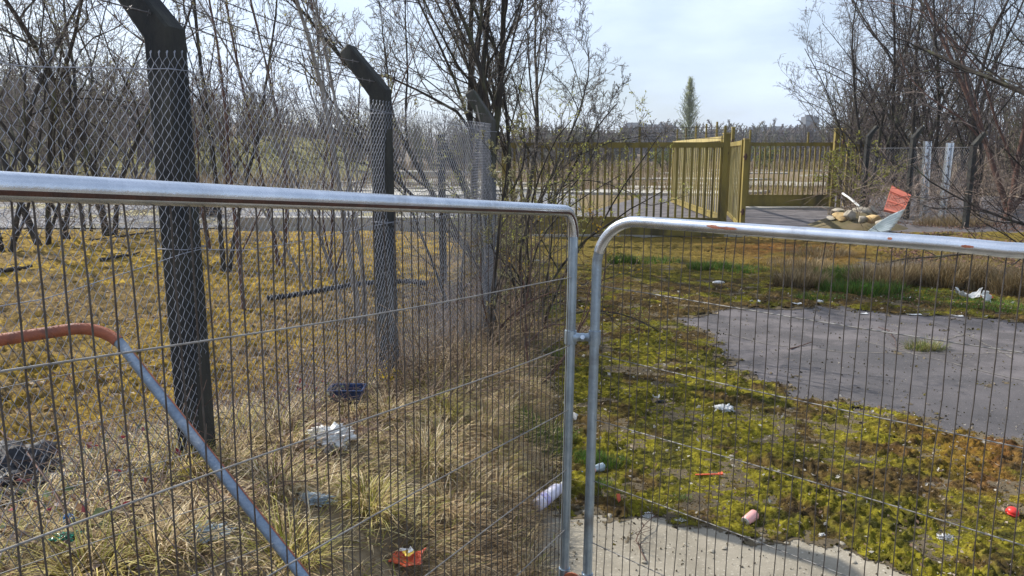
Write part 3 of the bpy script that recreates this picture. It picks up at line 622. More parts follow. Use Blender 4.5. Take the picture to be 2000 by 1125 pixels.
# the clump on the right
LR = [dict(n=9, t0=.15, ang=(.35, .85), ratio=.45, rr=.5, K=8, up=.15, sides=5, wob=.1), dict(n=8, t0=.1, ang=(.4, 1.0), ratio=.45, rr=.5, K=6, wob=.15), dict(n=6, t0=.1, ang=(.4, 1.1), ratio=.5, rr=.6, K=5, wob=.18), dict(n=2, t0=.2, ang=(.4, 1.0), ratio=.5, rr=.7, K=3, wob=.2)]
rt = [(1618, 35, 7.2, .045, 1, 'slight leafless birch standing alone at the left of the right hand trees'),
      (1692, 30, 8.8, .075, 4, 'leafless tree of fanned stems behind the orange barrier'),
      (1745, 31, 10.0, .09, 3, 'leafless tree whose stems rise straight above the orange barrier'),
      (1798, 28, 10.0, .09, 3, 'leafless tree behind the cranked post beside the metal posts'),
      (1850, 31, 11.0, .09, 2, 'tall leafless tree standing behind the two metal posts'),
      (1902, 27, 10.5, .09, 3, 'leafless tree right of the two metal posts'),
      (1965, 25, 10.5, .10, 3, 'leafless tree by the right edge with reddish twigs'),
      (2060, 22, 10.5, .11, 3, 'leafless tree just past the right edge of the view'),
      (1662, 33, 6.6, .05, 3, 'smaller leafless tree right beside the yellow gate posts')]
for i, (px, Yd, hh, rd, ns, lab) in enumerate(rt):
    st = [(.14 * math.cos(k * 2.1), .14 * math.sin(k * 2.1), ((-.22, .3, .05, -.30)[k] if ns > 1 else -.04, (.05, -.1, .12, .2)[k], 1), hh * (1, .95, 1.02, .8)[k], rd * (1, .85, 1, .7)[k]) for k in range(ns)]
    make_tree(170 + i, st, LR if i else SL, .0052, 'barkred' if i == 6 else 'bark', (.12, .098, .094), (.29, .235, .215), (.30, .30, .14), 1500, .018, 'bare_tree', at(px, Yd, 0), lab, 'tree', 'leafless trees of the clump on the right', wob0=.07, trop0=.04)
st = [(0, 0, (-.42, .05, 1), 7.5, .10), (.1, 0, (-.75, .3, .75), 7.0, .075), (-.1, 0, (-.85, -.1, .42), 5.6, .05), (0, .1, (-.95, .25, .25), 5.4, .045), (.1, .1, (.1, 0, 1), 8, .1), (0, 0, (-.95, 0, .1), 5.0, .035)]
make_tree(190, st, [dict(n=9, t0=.3, ang=(.3, .8), ratio=.42, rr=.45, K=8, up=.0, sides=5, wob=.12), dict(n=7, t0=.15, ang=(.4, 1.0), ratio=.44, rr=.55, K=6, wob=.18), dict(n=5, t0=.1, ang=(.4, 1.0), ratio=.5, rr=.65, K=4, wob=.2)], .0040, 'bark', (.06, .045, .045), (.12, .085, .08), None, 0, .02, 'bare_tree', at(2400, 12.5, 0), 'nearest dark leafless tree whose boughs droop in from the right edge', 'tree', wob0=.09, trop0=-.01)
# budding bush leaning over the right gate posts
make_tree(191, fork(rr_, 7, 2.6, .022, .5, .2), LS, .0042, 'bark', (.12, .10, .06), (.24, .20, .11), (.36, .36, .07), 2600, .035, 'budding_shrub', at(1668, 27, 0), 'green budded shrub leaning over the tall yellow gate posts', 'shrub')
# brambles and undergrowth
def tangle(seed, n, xf, y0, y1, Lr, rad, c1, c2, lean=1.0, K=6, up=(.2, 1.2), droop=-.12, wob=.22, z0=0):
    r = np.random.default_rng(seed); y = r.uniform(y0, y1, n); x = xf(y, r.random(n)); p = np.stack([x, y, H(x, y) + z0 * r.random(n)], 1)
    a = r.uniform(0, 6.28, n); d = np.stack([np.cos(a) * lean, np.sin(a) * lean, r.uniform(*up, n)], 1)
    pts, rd = shoot(r, p, d, r.uniform(*Lr, n), np.full(n, rad) * r.uniform(.5, 1.3, n), np.full(n, rad * .5), K, wob, droop)
    return pts, rd, lerp3(c1, c2, r.random(n)) * r.uniform(.6, 1.2, (n, 1))
b = MB()
b.strands(*[q for q in tangle(201, 2300, lambda y, t: XF(y) - .5 + t * 1.15, 4.6, 8.6, (.25, .85), .0034, (.13, .085, .055), (.34, .25, .16))[:2]], 3, tangle(201, 2300, lambda y, t: XF(y) - .5 + t * 1.15, 4.6, 8.6, (.25, .85), .0034, (.13, .085, .055), (.34, .25, .16))[2])
for sd_, n_, xf_, ya_, yb_, Lr_, rd_ in ((202, 900, lambda y, t: XF(y) - 1.0 + t * 1.6, 2.4, 5.4, (.2, .7), .0022), (203, 700, lambda y, t: XF(y) - .9 + t * 1.3, 8, 12, (.4, 1.2), .004)):
    q = tangle(sd_, n_, xf_, ya_, yb_, Lr_, rd_, (.13, .07, .06), (.32, .24, .18)); b.strands(q[0], q[1], 3, q[2])
b.build('brambles', M['twig'], label='brown tangle of bramble stems along the foot of the chain link fence', cat='brambles', kind='stuff')
b = MB()
q = tangle(205, 1500, lambda y, t: (.44 + .34 * t) * y, 22, 36, (.7, 2.6), .0095, (.14, .10, .08), (.40, .31, .25), .8, 7, (.3, 1.4), -.06, .25, 1.2); b.strands(q[0], q[1], 3, q[2])
q = tangle(206, 1000, lambda y, t: (-.95 + .62 * t) * y, 15, 27, (.6, 2.2), .0065, (.11, .08, .07), (.33, .26, .21), .9, 7, (.2, 1.2), -.05, .25, 1.0); b.strands(q[0], q[1], 3, q[2])
q = tangle(207, 600, lambda y, t: (-.05 + .055 * t) * y, 10, 19, (.6, 1.8), .005, (.13, .10, .06), (.26, .22, .12), .6, 7, (.6, 1.6), -.02, .22, .5); b.strands(q[0], q[1], 3, q[2])
b.build('undergrowth', M['twig'], label='tangled leafless undergrowth beneath the trees on both sides', cat='undergrowth', kind='stuff')
b = MB(); r = np.random.default_rng(210)
for px, py, n, s in ((150, 905, 16, .03), (380, 900, 10, .026), (250, 900, 12, .026), (620, 800, 26, .024), (560, 780, 14, .022), (320, 925, 10, .02), (40, 1060, 12, .036), (230, 1045, 12, .024)):
    gx, gy, _ = G(px, py, .8 if px < 500 else .6); p = np.stack([gx + r.normal(size=n) * .08, gy + r.normal(size=n) * .1, np.zeros(n)], 1); p[:, 2] = H(p[:, 0], p[:, 1]) + r.uniform(.04, .16, n)
    b.cards(p, s * r.uniform(.5, 1.1, n), r, np.array([[.22, .03, .045], [.12, .15, .08], [.30, .33, .26], [.16, .05, .05], [.10, .14, .06]])[r.integers(0, 5, n)], .6, .4)
b.build('bramble_leaves', M['leaf'], label='dark red and grey green bramble leaves on the left bank', cat='bramble leaves', kind='stuff')

# far woodland: bare crowns massed on the horizon
def wood(spec, seed, label):
    r = np.random.default_rng(seed); b = MB()
    for y0, y1, u0, u1, n, h0, h1_, rad in spec:
        for i in range(n):
            y = r.uniform(y0, y1); x = y * r.uniform(u0, u1); hh = r.uniform(h0, h1_); z = h1(x, y)
            ns = 2 + int(r.integers(0, 2))
            p0 = np.array([[x + r.normal() * .3, y + r.normal() * .3, z - .2] for _ in range(ns)])
            d = np.stack([r.normal(size=ns) * .22, r.normal(size=ns) * .2, np.ones(ns)], 1); L = hh * r.uniform(.75, 1, ns)
            pts, rd = shoot(r, p0, d, L, np.full(ns, rad * 2.6), np.full(ns, rad * .8), 7, .07, .03)
            base = np.array([[.10, .075, .062], [.13, .10, .08], [.11, .095, .06], [.14, .13, .07], [.12, .085, .08]])[r.integers(0, 5)] * r.uniform(.75, 1.2)
            b.strands(pts, rd, 4, np.tile(base * .8, (ns, 1)))
            for n_, ra, t0 in ((9, .42, .18), (8, .42, .15)):
                p, dd, LL, rr = children(r, pts, rd, n_, t0, (.4, 1.0), ra, L, .5, .15); rr = np.maximum(rr, rad * .55)
                pts, rd = shoot(r, p, dd, LL, rr, rr * .6, 4, .16, .04); L = LL; b.strands(pts, rd, 3, np.tile(base, (len(pts), 1)) * r.uniform(.7, 1.35, (len(pts), 1)))
    b.build('woodland', M['twig'], label=label, cat='woodland', kind='stuff')
wood([(46, 88, -.78, -.48, 80, 6, 9.5, .035), (60, 95, -.5, -.28, 60, 4.5, 7.0, .035), (90, 135, -.42, -.02, 110, 5.5, 9.0, .05), (88, 130, -.8, -.4, 60, 10, 15, .06)], 220, 'brown leafless woodland massed behind the left field')
wood([(150, 230, -.08, .15, 100, 5.5, 9, .14), (215, 290, .02, .5, 220, 8.4, 12.0, .19), (45, 75, .44, .75, 60, 5, 10, .035), (95, 140, .30, .42, 14, 3, 6, .05)], 221, 'greyish leafless woodland along the far horizon')

# the tall pale feathery tree on the horizon
r = np.random.default_rng(230); yF = 120; xF_ = GX(1345, yF, 6); zb = h1(xF_, yF)
root = thing('poplar_tree', (xF_, yF, zb), 'tall narrow pale green feathery tree alone on the horizon beyond the gate', 'tree')
t_ = MB(); t_.tube([(xF_, yF, zb - .3), (xF_ + .1, yF, zb + 6), (xF_, yF, zb + 14.0)], [.22, .14, .03], 8); t_.build('trunk', M['bark'], root)
cw = MB(); n = 520; hz = r.uniform(2.6, 14.2, n); prof = 2.8 * np.clip(np.interp(hz, [2.5, 4.2, 7, 11, 14.4], [.5, .9, 1, .62, .08]), .05, 1)
a = r.uniform(0, 6.28, n); p0 = np.stack([xF_ + 0 * a, yF + 0 * a, zb + hz - .5], 1); dd = np.stack([np.cos(a), np.sin(a), r.uniform(.9, 1.9, n)], 1)
pts, rd = shoot(r, p0, dd, prof * r.uniform(.7, 1.25, n), np.full(n, .03), np.full(n, .02), 5, .1, .08); cw.strands(pts, rd, 3, np.tile([[.24, .26, .16]], (n, 1)))
m_ = 4200; ii = r.integers(0, n, m_); kk = r.integers(1, 5, m_); cw.cards(pts[ii, kk] + r.normal(size=(m_, 3)) * .16, r.uniform(.04, .12, m_), r, np.array([[.46, .50, .28]]) * r.uniform(.7, 1.25, (m_, 1)), .5)
cw.build('crown', M['leaf'], root)
# pale green bushes coming into leaf behind the gate
for i, (px, yb, hh, wd, lab) in enumerate(((1300, 95, 3.6, 2.6, 'pale green bush coming into leaf left of the feathery tree'), (1362, 90, 3.2, 2.0, 'small lime green bush at the foot of the feathery tree'), (1492, 100, 3.3, 3.0, 'pale green bush seen over the right hand yellow gate'))):
    bx = GX(px, yb, 1); make_tree(240 + i, fork(r, 9, hh, .05, .55, .4), LS[:2], .02, 'bark', (.15, .14, .07), (.22, .21, .10), (.24, .27, .07), 2600, .10, 'leafing_bush', (bx, yb, h1(bx, yb)), lab, 'bush')

# roofs and the tower block on the skyline
def house(px, Yd, wd, ztop, lab, hip=False, chim=True, dp=9):
    x = GX(px, Yd, ztop); z0 = h1(x, Yd) - .6; root = thing('house', (x, Yd, z0), lab, 'house', 'houses on the skyline beyond the gates')
    ev = ztop - 2.6; b = MB(); b.box((x, Yd, (z0 + ev) / 2), (wd, dp, ev - z0)); b.build('wall', M['wall'], root)
    b = MB(); a = wd / 2 + .4; d = dp / 2 + .4; q = wd * .22 if hip else 0
    v = [(x - a, Yd - d, ev + .01), (x + a, Yd - d, ev + .01), (x + a, Yd + d, ev + .01), (x - a, Yd + d, ev + .01), (x - a + q, Yd, ztop), (x + a - q, Yd, ztop)]
    b.add(v, [[0, 1, 5, 4], [2, 3, 4, 5], [0, 4, 3, 3], [1, 2, 5, 5], [0, 3, 2, 1]], None, False); rf = b.build('roof', M['roof'], root)
    if chim:
        b = MB(); b.box((x + wd * .3, Yd, ztop + .3), (.8, .8, 1.6)); b.build('chimney', M['wall'], rf)
    for k in (-.25, .25):
        b = MB(); b.box((x + wd * k, Yd - dp / 2 - .04, ev - 1.1), (1.3, .1, 1.1)); b.build('window', M['glass'], root)
for px, Yd, wd, zt, hip, lab in ((1238, 330, 9, 15.6, True, 'nearest dark roofed house on the skyline with a pointed hipped roof'), (1278, 345, 10, 15.4, False, 'long dark roofed house right of the pointed one'), (1308, 350, 8, 15.2, True, 'hipped roof house beside the feathery tree'),
                                 (1484, 380, 10, 15.4, False, 'low skyline house at the left of the pair over the right gate'), (1518, 385, 9, 16.0, True, 'low skyline house at the right of the pair over the right gate'), (1548, 400, 6, 15.8, False, 'small skyline house next to the tower block')):
    house(px, Yd, wd, zt, lab, hip)
xt = GX(1583, 520, 30); zt0 = h1(xt, 520) - 1; ztt = P(1583, 228, 520)[2]
root = thing('tower_block', (xt, 520, zt0), 'grey tower block rising above the trees on the far skyline', 'building')
b = MB(); b.box((xt, 520, (zt0 + ztt) / 2), (9, 9, ztt - zt0)); b.build('wall', M['wall'], root)
b = MB(); b.box((xt - 1, 520, ztt + .6), (4, 4, 1.2)); b.build('roof', M['roof'], root)
for k in range(int((ztt - zt0) / 3)):
    b = MB(); b.box((xt, 520 - 4.53, zt0 + 2 + 3 * k), (7.8, .1, 1.3)); b.build('window', M['glass'], root)

# ------------------------------------------------------------------ chain link fence on cranked concrete posts
FD = np.array([.26, 1, 0]); FD /= np.linalg.norm(FD); FO = np.array([-FD[1], FD[0], 0])      # along, and outward (left)
fence = thing('chain_link_fence', (XF(5.0), 5.0, h1(XF(5.0), 5.0)), 'sagging chain link fence with barbed wire strung on cranked concrete posts', 'fence')
def cranked(parent, base, along, outw, z0, zb, L=.25, rise=.30, wd=.125, name='concrete_post', m='post', label=None, split=None):
    pts = [np.array([base[0], base[1], z0]), np.array([base[0], base[1], zb])]
    tip = pts[1] + np.array(outw) * L + np.array([0, 0, rise]); pts.append(tip)
    tg = [np.array([0, 0, 1.]), nrm(nrm(tip - pts[1]) + np.array([0, 0, 1.])), nrm(tip - pts[1])]
    sc = [1, 1 / (tg[1][2]), 1]; wds = [wd, wd, wd * .78]; ch = .18
    b = MB(); V = []
    def ring(p, t, w_, s_):
        o = np.cross(along, t); o /= np.linalg.norm(o); h = w_ / 2; c_ = h * (1 - ch)
        prof = [(-c_, -h), (c_, -h), (h, -c_), (h, c_), (c_, h), (-c_, h), (-h, c_), (-h, -c_)]
        return [p + np.array(along) * a + o * q * s_ for a, q in prof]
    seq = [(pts[0], tg[0], wd, 1)] + [(pts[0] * (1 - t) + pts[1] * t, tg[0], wd, 1) for t in (.3, .6, .85)] + [(pts[1], tg[1], wd, sc[1]), ((pts[1] + tip) / 2, tg[2], wd * .9, 1), (tip - tg[2] * .012, tg[2], wds[2], 1), (tip, tg[2], wds[2] * .8, 1)]
    for s_ in seq: V += ring(*s_)
    V.append(tip); F = []
    for i in range(len(seq) - 1):
        for k in range(8): F.append([i * 8 + k, i * 8 + (k + 1) % 8, (i + 1) * 8 + (k + 1) % 8, (i + 1) * 8 + k])
    e = (len(seq) - 1) * 8
    for k in range(8): F.append([e + k, e + (k + 1) % 8, len(V) - 1, len(V) - 1])
    b.add(V, F, None, False); o = b.build(name, M[m] if isinstance(m, str) else m, parent, label=label); return pts[1], tip
PY = [1.05, 3.3, 5.4, 8.0]; bends = []; tips = []
zbend = [2.82, 2.70, 2.62, 2.53]
for i, y in enumerate(PY):
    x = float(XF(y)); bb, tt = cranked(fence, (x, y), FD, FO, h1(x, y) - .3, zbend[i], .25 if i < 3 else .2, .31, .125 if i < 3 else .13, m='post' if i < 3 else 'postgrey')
    bends.append(bb); tips.append(tt)
# straining wire, mesh
def ztop(y): return np.interp(y, [1.0, 1.9, 2.55, 3.0, 3.3, 3.65, 4.1, 4.7, 5.4, 6.2, 7, 8.1], [2.66, 2.56, 2.52, 2.57, 2.61, 2.565, 2.545, 2.53, 2.54, 2.50, 2.485, 2.49])
y0, y1 = 1.25, 8.06; slen = (y1 - y0) / FD[1]; wp = .050; hp = .052; nw = int(slen / (wp / 2))
r = np.random.default_rng(300); K = 92; pts = np.zeros((nw, K, 3)); 
for i in range(nw):
    s = i * wp / 2; k = np.arange(K)
    ss = s + np.where(k % 2 == 0, 0, wp / 2) - wp / 4 * 0
    if i % 2: ss = s + np.where(k % 2 == 0, wp / 2, 0)
    yy_ = y0 + ss * FD[1]; xx_ = XF(yy_); zt_ = ztop(y0 + s * FD[1])
    off = -FO * .075
    zz_ = zt_ - k * hp / 2
    wave = .018 * np.sin(s * 2.1 + zz_ * 2.6) + .012 * np.sin(s * 5.3 - zz_ * 4.1)
    pts[i, :, 0] = xx_ + off[0] + wave * FO[0]; pts[i, :, 1] = yy_ + off[1] + wave * FO[1]; pts[i, :, 2] = zz_
    pts[i, :, :2] += ((k % 2) * 2 - 1)[:, None] * FO[None, :2] * .002
# knuckles: round each bend a little by repeating points
p2 = np.zeros((nw, 2 * K - 1, 3)); p2[:, ::2] = pts; p2[:, 1::2] = (pts[:, 1:] + pts[:, :-1]) / 2
p2[:, 2:-2:2] = p2[:, 2:-2:2] * .8 + (p2[:, 1:-3:2] + p2[:, 3:-1:2]) * .1
b = MB(); b.strands(p2, np.full(p2.shape[:2], .00145), 4)
tw = pts[:, 0].copy(); tp = np.stack([tw, tw + [0, 0, .012], tw + np.array([.004, 0, .021]), tw + np.array([-.004, 0.004, .014])], 1); b.strands(tp, np.full(tp.shape[:2], .0017), 4)
b.build('mesh', M['link'], fence)
for dz in (-.05, -.82):
    b = MB(); yy_ = np.linspace(y0, y1, 60); p = np.stack([XF(yy_) - FO[0] * .075, yy_ - FO[1] * .075, ztop(yy_) + dz + .01 * np.sin(yy_ * 3)], 1); b.tube(p, .0019, 4); b.build('line_wire', M['link'], fence)
for y in PY[1:]:                                            # wire ties round each post
    for dz in (.06, .82):
        c_ = np.array([float(XF(y)), y, float(ztop(y)) - dz]); b = MB()
        lp = [c_ + FD * a * .07 + FO * q * .074 for a, q in ((-1, -1), (1, -1), (1, 1), (-1, 1))]; b.tube(lp, .002, 4, closed=True, cap=False); b.build('wire_tie', M['link'], fence)
for t, sag in ((.97, .03), (.52, .045), (.05, .03)):          # barbed wire, three strands
    b = MB(); path = []
    for i in range(3):
        a = bends[i] * (1 - t) + tips[i] * t + np.array([0, 0, .06 * (1 - .3 * t)]); c_ = bends[i + 1] * (1 - t) + tips[i + 1] * t + np.array([0, 0, .06 * (1 - .3 * t)])
        for q in np.linspace(0, 1, 26)[(0 if i == 0 else 1):]: path.append(a * (1 - q) + c_ * q - np.array([0, 0, sag * 4 * q * (1 - q)]))
    path = np.array(path); b.tube(path, .003, 4)
    off = np.zeros_like(path); off[::2, 2] = .0025; off[1::2, 2] = -.0025; b.tube(path + off, .0014, 4)
    d = np.cumsum(np.r_[0, np.linalg.norm(np.diff(path, axis=0), axis=1)])
    for s in np.arange(.05, d[-1], .105):
        q = np.array([np.interp(s, d, path[:, k]) for k in range(3)])
        for v in ((.3, .2, 1), (-.4, .6, .8), (.8, -.3, -.5)):
            v = nrm(np.array(v) + r.normal(size=3) * .3) * .014; b.tube([q - v, q + v], .0017, 3)
    b.build('barbed_strand', M['barb'], fence)
# the braced post of the fence line beyond
x2, y2 = GX(862, 12.0, 2.3), 12.0
root = thing('braced_post', (x2, y2, h1(x2, y2)), 'grey braced concrete post seen through the mesh left of the corner post', 'post')
b = MB(); b.box((x2, y2, 1.15), (.11, .11, 2.7)); b.build('upright', M['post'], root)
b = MB(); b.beam((x2 + .03, y2, 2.35), (x2 + .72, y2 + .2, .9), .1, .1); b.beam((x2 + .72, y2 + .2, .9), (x2 + 1.15, y2 + .3, -.1), .1, .1); b.build('brace', M['post'], root)
# pale cane tied to the corner post
b = MB(); q = [P(930, 205, 7.7), P(938, 240, 7.7), P(941, 300, 7.72), P(943, 420, 7.74), P(948, 520, 7.76)]; b.tube(q, .009, 6)
tag(b.build('cane', M['barkpale'], origin=q[-1]), 'pale thin cane standing against the corner post mesh', 'cane')

# ------------------------------------------------------------------ temporary fence panels of galvanised tube
def fillet(corners, rads, n=10):
    o = []; m = len(corners)
    for i, c_ in enumerate(corners):
        a = corners[i - 1]; d = corners[(i + 1) % m]; u = nrm(a - c_); v = nrm(d - c_); rr = rads[i]
        if rr <= 0: o.append(c_); continue
        al = math.acos(np.clip(u @ v, -1, 1)); t = rr / math.tan(al / 2); bis = nrm(u + v); ce = c_ + bis * rr / math.sin(al / 2)
        s = c_ + u * t - ce; e = c_ + v * t - ce; om = math.acos(np.clip(nrm(s) @ nrm(e), -1, 1))
        for k in range(n + 1):
            q = k / n; o.append(ce + (s * math.sin((1 - q) * om) + e * math.sin(q * om)) / math.sin(om))
    return o
def dens(path, mx_=.12):
    o = [path[0]]
    for a, c_ in zip(path[:-1], path[1:]):
        k = max(1, int(np.linalg.norm(c_ - a) / mx_))
        for i in range(1, k + 1): o.append(a + (c_ - a) * i / k)
    return np.array(o)
def panel(name, label, group, TJ, TF, BJ, BF, rj, rf, tr=.019, hs=(.25, .5, .75, 1.0, 1.25, 1.5, 1.72), vs=.0375, seed=0, mrail='galv', mside='galv', wr=.00165, dent=None, seam=False, wavy=.004, mw='wire', mh='wireh', stopz=None):
    """corners: top joint, top far, bottom joint, bottom far"""
    r = np.random.default_rng(seed); loc = (BJ + BF) / 2; root = thing(name, loc, label, 'fence panel', group)
    nrmv = nrm(np.cross(TF - TJ, BJ - TJ))
    path = fillet([BJ, TJ, TF, BF], [.03, rj, rf, .03]); path.append(path[0].copy()); path = dens(path)
    if dent is not None:
        q, amt = dent; dd = np.linalg.norm(path - q, axis=1); path = path - np.array([0, 0, 1.])[None] * (amt * np.exp(-(dd / .05) ** 2))[:, None]
    # split the loop in rail (upper) and uprights by height fraction
    hf = [(((p - BJ) @ nrm(TJ - BJ)) / np.linalg.norm(TJ - BJ)) for p in path]
    runs = []; cur = []; curk = None
    for p, h in zip(path, hf):
        k = 'top_rail' if h > .93 else ('bottom_rail' if h < .03 else 'upright')
        if curk is None: curk = k
        if k != curk: cur.append(p); runs.append((curk, cur)); cur = [p]; curk = k
        else: cur.append(p)
    runs.append((curk, cur))
    for k, pp in runs:
        if len(pp) < 2: continue
        pp = np.array(pp); b = MB(); rad_ = tr * (1.06 if k == 'top_rail' else .95)
        rj_ = np.full(len(pp), rad_)
        b.tube(pp, rj_, 24, cap=False); part = b.build(k, M[mrail if k == 'top_rail' else mside], root)
        if seam and k == 'top_rail':
            tg = nrm(np.gradient(pp, axis=0)); up = np.array([0, 0, 1.]); sdv = np.cross(tg, up); sdv = nrm(sdv); u = np.cross(sdv, tg)
            sgn = np.sign((np.array([0, 0, CAMZ]) - pp.mean(0)) @ sdv.mean(0)); sdv = sdv * sgn
            bb = MB(); rows = []
            for a in np.linspace(-.60, -.24, 5): rows.append(pp + (sdv * math.cos(a) + u * math.sin(a)) * (rad_ + .0006))
            n_ = len(pp); bb.add(np.concatenate(rows), [[i * n_ + j, i * n_ + j + 1, (i + 1) * n_ + j + 1, (i + 1) * n_ + j] for i in range(4) for j in range(n_ - 1)])
            bb.build('rust_streak', M['rust'], part)
    # welded wires
    Lw = np.linalg.norm(TF - TJ); ex = nrm(TF - TJ); n = int(Lw / vs); P_ = []
    for i in range(1, n):
        s = i * vs / Lw; top = TJ + (TF - TJ) * s; bot = BJ + (BF - BJ) * s
        dj = s * Lw; df = (1 - s) * Lw; cut = 0
        if dj < rj: cut = rj - math.sqrt(max(0, rj ** 2 - (rj - dj) ** 2))
        if df < rf: cut = max(cut, rf - math.sqrt(max(0, rf ** 2 - (rf - df) ** 2)))
        top = top - np.array([0, 0, 1.]) * cut
        K_ = 15; t = np.linspace(0, 1, K_)[:, None]; w_ = np.zeros((K_, 3)); lean = r.normal() * .006
        w_ += ex * (np.cumsum(r.normal(size=(K_, 1)), 0) * wavy * .35); w_ += ex * lean * np.exp(-t / .08); w_ += nrmv * r.normal() * .002
        w_ -= w_[-1] * t; P_.append(top * (1 - t) + bot * t + w_)
    b = MB(); P_ = np.array(P_); b.strands(P_, np.full(P_.shape[:2], wr), 5); b.build('wire_mesh', M[mw], root)
    HL = np.linalg.norm(TJ - BJ)
    for h in hs:
        if h > HL - .03: continue
        a = TJ + (BJ - TJ) * h / HL; c_ = TF + (BF - TF) * h / HL; t = np.linspace(0, 1, 24)[:, None]
        p = a * (1 - t) + c_ * t + nrmv * .004 + np.array([0, 0, 1.]) * (.006 * np.sin(t * 9 + h * 7)); b = MB(); b.tube(p, wr * 1.2, 5); b.build('cross_wire', M[mh], root)
    return root
gP = 'temporary mesh fence panels across the entrance'
# left panel runs from the joint back past the camera on the left
J1 = P(1121, 412, 2.72); A1 = P(0, 364, .985); ed = (A1 - J1); L1 = np.linalg.norm(ed[:2]); F1 = J1 + ed / L1 * 3.45
B1 = P(1102, 1125, 2.72); B1 = J1 + (B1 - J1) * ((J1[2] - .06) / (J1[2] - B1[2])); 
BF1 = F1.copy(); BF1[2] = B1[2] + .9; 
J1b = J1.copy()
BF1 = F1 + (B1 - J1)
panel('temporary_fence', 'left galvanised mesh panel whose rusty seamed rail crosses in front of the concrete posts', gP, J1, F1, B1, BF1, .10, .12, seed=1, seam=True, vs=.0355, mside='upright')
J2 = P(1153, 428, 2.70); A2 = P(2000, 489, 1.80); ed = A2 - J2; ed[2] *= 1; L2 = np.linalg.norm(ed[:2]); F2 = J2 + ed / L2 * 3.45
B2 = P(1143, 1125, 2.66); B2 = J2 + (B2 - J2) * ((J2[2] - .06) / (J2[2] - B2[2])) if J2[2] > B2[2] else B2
J2 = B2 + (P(1165, 540, 2.70) - B2) * ((J2[2] - B2[2]) / (P(1165, 540, 2.70)[2] - B2[2]))
dq = P(1565, 450, 2.15)
panel('temporary_fence', 'right galvanised mesh panel with a dented pale top rail in front of the mossy yard', gP, J2, F2, B2, F2 + (B2 - J2) * 1.0, .17, .12, seed=2, vs=.0385, wavy=.008, dent=(J2 + (F2 - J2) * .38, .009), mside='upright')
pr2 = [o for o in bpy.data.objects if o.name.startswith('temporary_fence') and o.parent is None][-1]
e_ = nrm(F2 - J2); sd2 = nrm(np.cross(e_, [0, 0, 1.])); sd2 = sd2 if sd2 @ (np.array([0, 0, 2.2]) - J2) > 0 else -sd2; u2 = np.cross(sd2, e_); u2 = u2 if u2[2] > 0 else -u2
rg = np.random.default_rng(31)
for px_, ln_, a0_, a1_ in ((1418, .10, -.15, .35), (1396, .04, .0, .5), (1742, .012, .1, .5), (1893, .03, -.2, .2)):
    t_ = (px_ - 1000) / FOC; f_0 = J2 + np.array([0, 0, 0.]); k_ = (t_ * (f_0[1] * cp - (f_0[2] - CAMZ) * sp) - f_0[0]) / (e_[0] - t_ * e_[1] * cp); c0_ = f_0 + e_ * k_
    b = MB(); n_ = 14; V = []
    for q in np.linspace(-1, 1, n_):
        h_ = math.sqrt(max(0, 1 - q * q)) * rg.uniform(.55, 1); am = (a0_ + a1_) / 2; ah = (a1_ - a0_) / 2 * h_ + .01
        for a in np.linspace(am - ah, am + ah, 5): V.append(c0_ + e_ * q * ln_ / 2 + (sd2 * math.cos(a) + u2 * math.sin(a)) * .0209)
    b.add(V, [[i * 5 + j, i * 5 + j + 1, (i + 1) * 5 + j + 1, (i + 1) * 5 + j] for i in range(n_ - 1) for j in range(4)]); b.build('rust_patch', M['orange'], pr2)
# coupling collar joining the uprights
def on_line(a, b_, py, Yg):
    t = (P(1000, py, Yg)[2] - a[2]) / (b_[2] - a[2]); return a + (b_ - a) * t
c1 = on_line(J1, B1, 658, 2.72); c2 = on_line(J2, B2, 658, 2.70); ax = nrm(c2 - c1); 
root = thing('coupling_clamp', (c1 + c2) / 2, 'grey steel collar clamp joining the two galvanised panels at mid height', 'clamp')
for c_ in (c1, c2):
    b = MB(); t = np.linspace(-.026, .026, 5); b.tube([c_ + np.array([0, 0, q]) for q in t], [.0225, .0232, .0232, .0232, .0225], 20); b.build('collar', M['upright'], root)
b = MB(); b.tube([c1 + ax * q for q in np.linspace(.015, np.linalg.norm(c2 - c1) - .015, 7)], [.022, .016, .0145, .0165, .0145, .016, .022], 14); b.build('bridge', M['upright'], root)
b = MB(); mid = (c1 + c2) / 2; tocam = nrm(np.array([0, 0, 2.2]) - mid); b.tube([mid + tocam * .012, mid + tocam * .022], .009, 6); b.build('bolt', M['galv'], root)
d1 = on_line(J1, B1, 1118, 2.72); d2 = on_line(J2, B2, 1118, 2.70)
root = thing('coupling_clamp', (d1 + d2) / 2, 'rusty orange plate clamp with a round bolt at the bottom of the view', 'clamp')
ax = nrm(d2 - d1); mid = (d1 + d2) / 2; tocam = nrm(np.cross(ax, [0, 0, 1.])); tocam = tocam if tocam[1] < 0 else -tocam
for c_ in (d1, d2):
    b = MB(); b.tube([c_ + np.array([0, 0, q]) for q in (-.03, .02)], .0225, 20); b.build('collar', M['upright'], root)
b = MB(); n_ = 18; a = np.linspace(0, 2 * math.pi, n_, endpoint=False); f0 = [mid + tocam * .024 + ax * .044 * math.cos(q) + np.array([0, 0, 1]) * (.034 * math.sin(q) - .014) for q in a]; f1 = [p - tocam * .006 for p in f0]
b.add(np.array(f0 + f1 + [np.mean(f0, 0)]), [[k, (k + 1) % n_, n_ + (k + 1) % n_, n_ + k] for k in range(n_)] + [[k, (k + 1) % n_, 2 * n_, 2 * n_] for k in range(n_)], None, False); b.build('plate', M['orange'], root)
b = MB(); b.tube([mid + tocam * .022 + np.array([0, 0, -.016]), mid + tocam * .034 + np.array([0, 0, -.016])], [.0105, .008], 16); b.build('bolt', M['galv'], root)
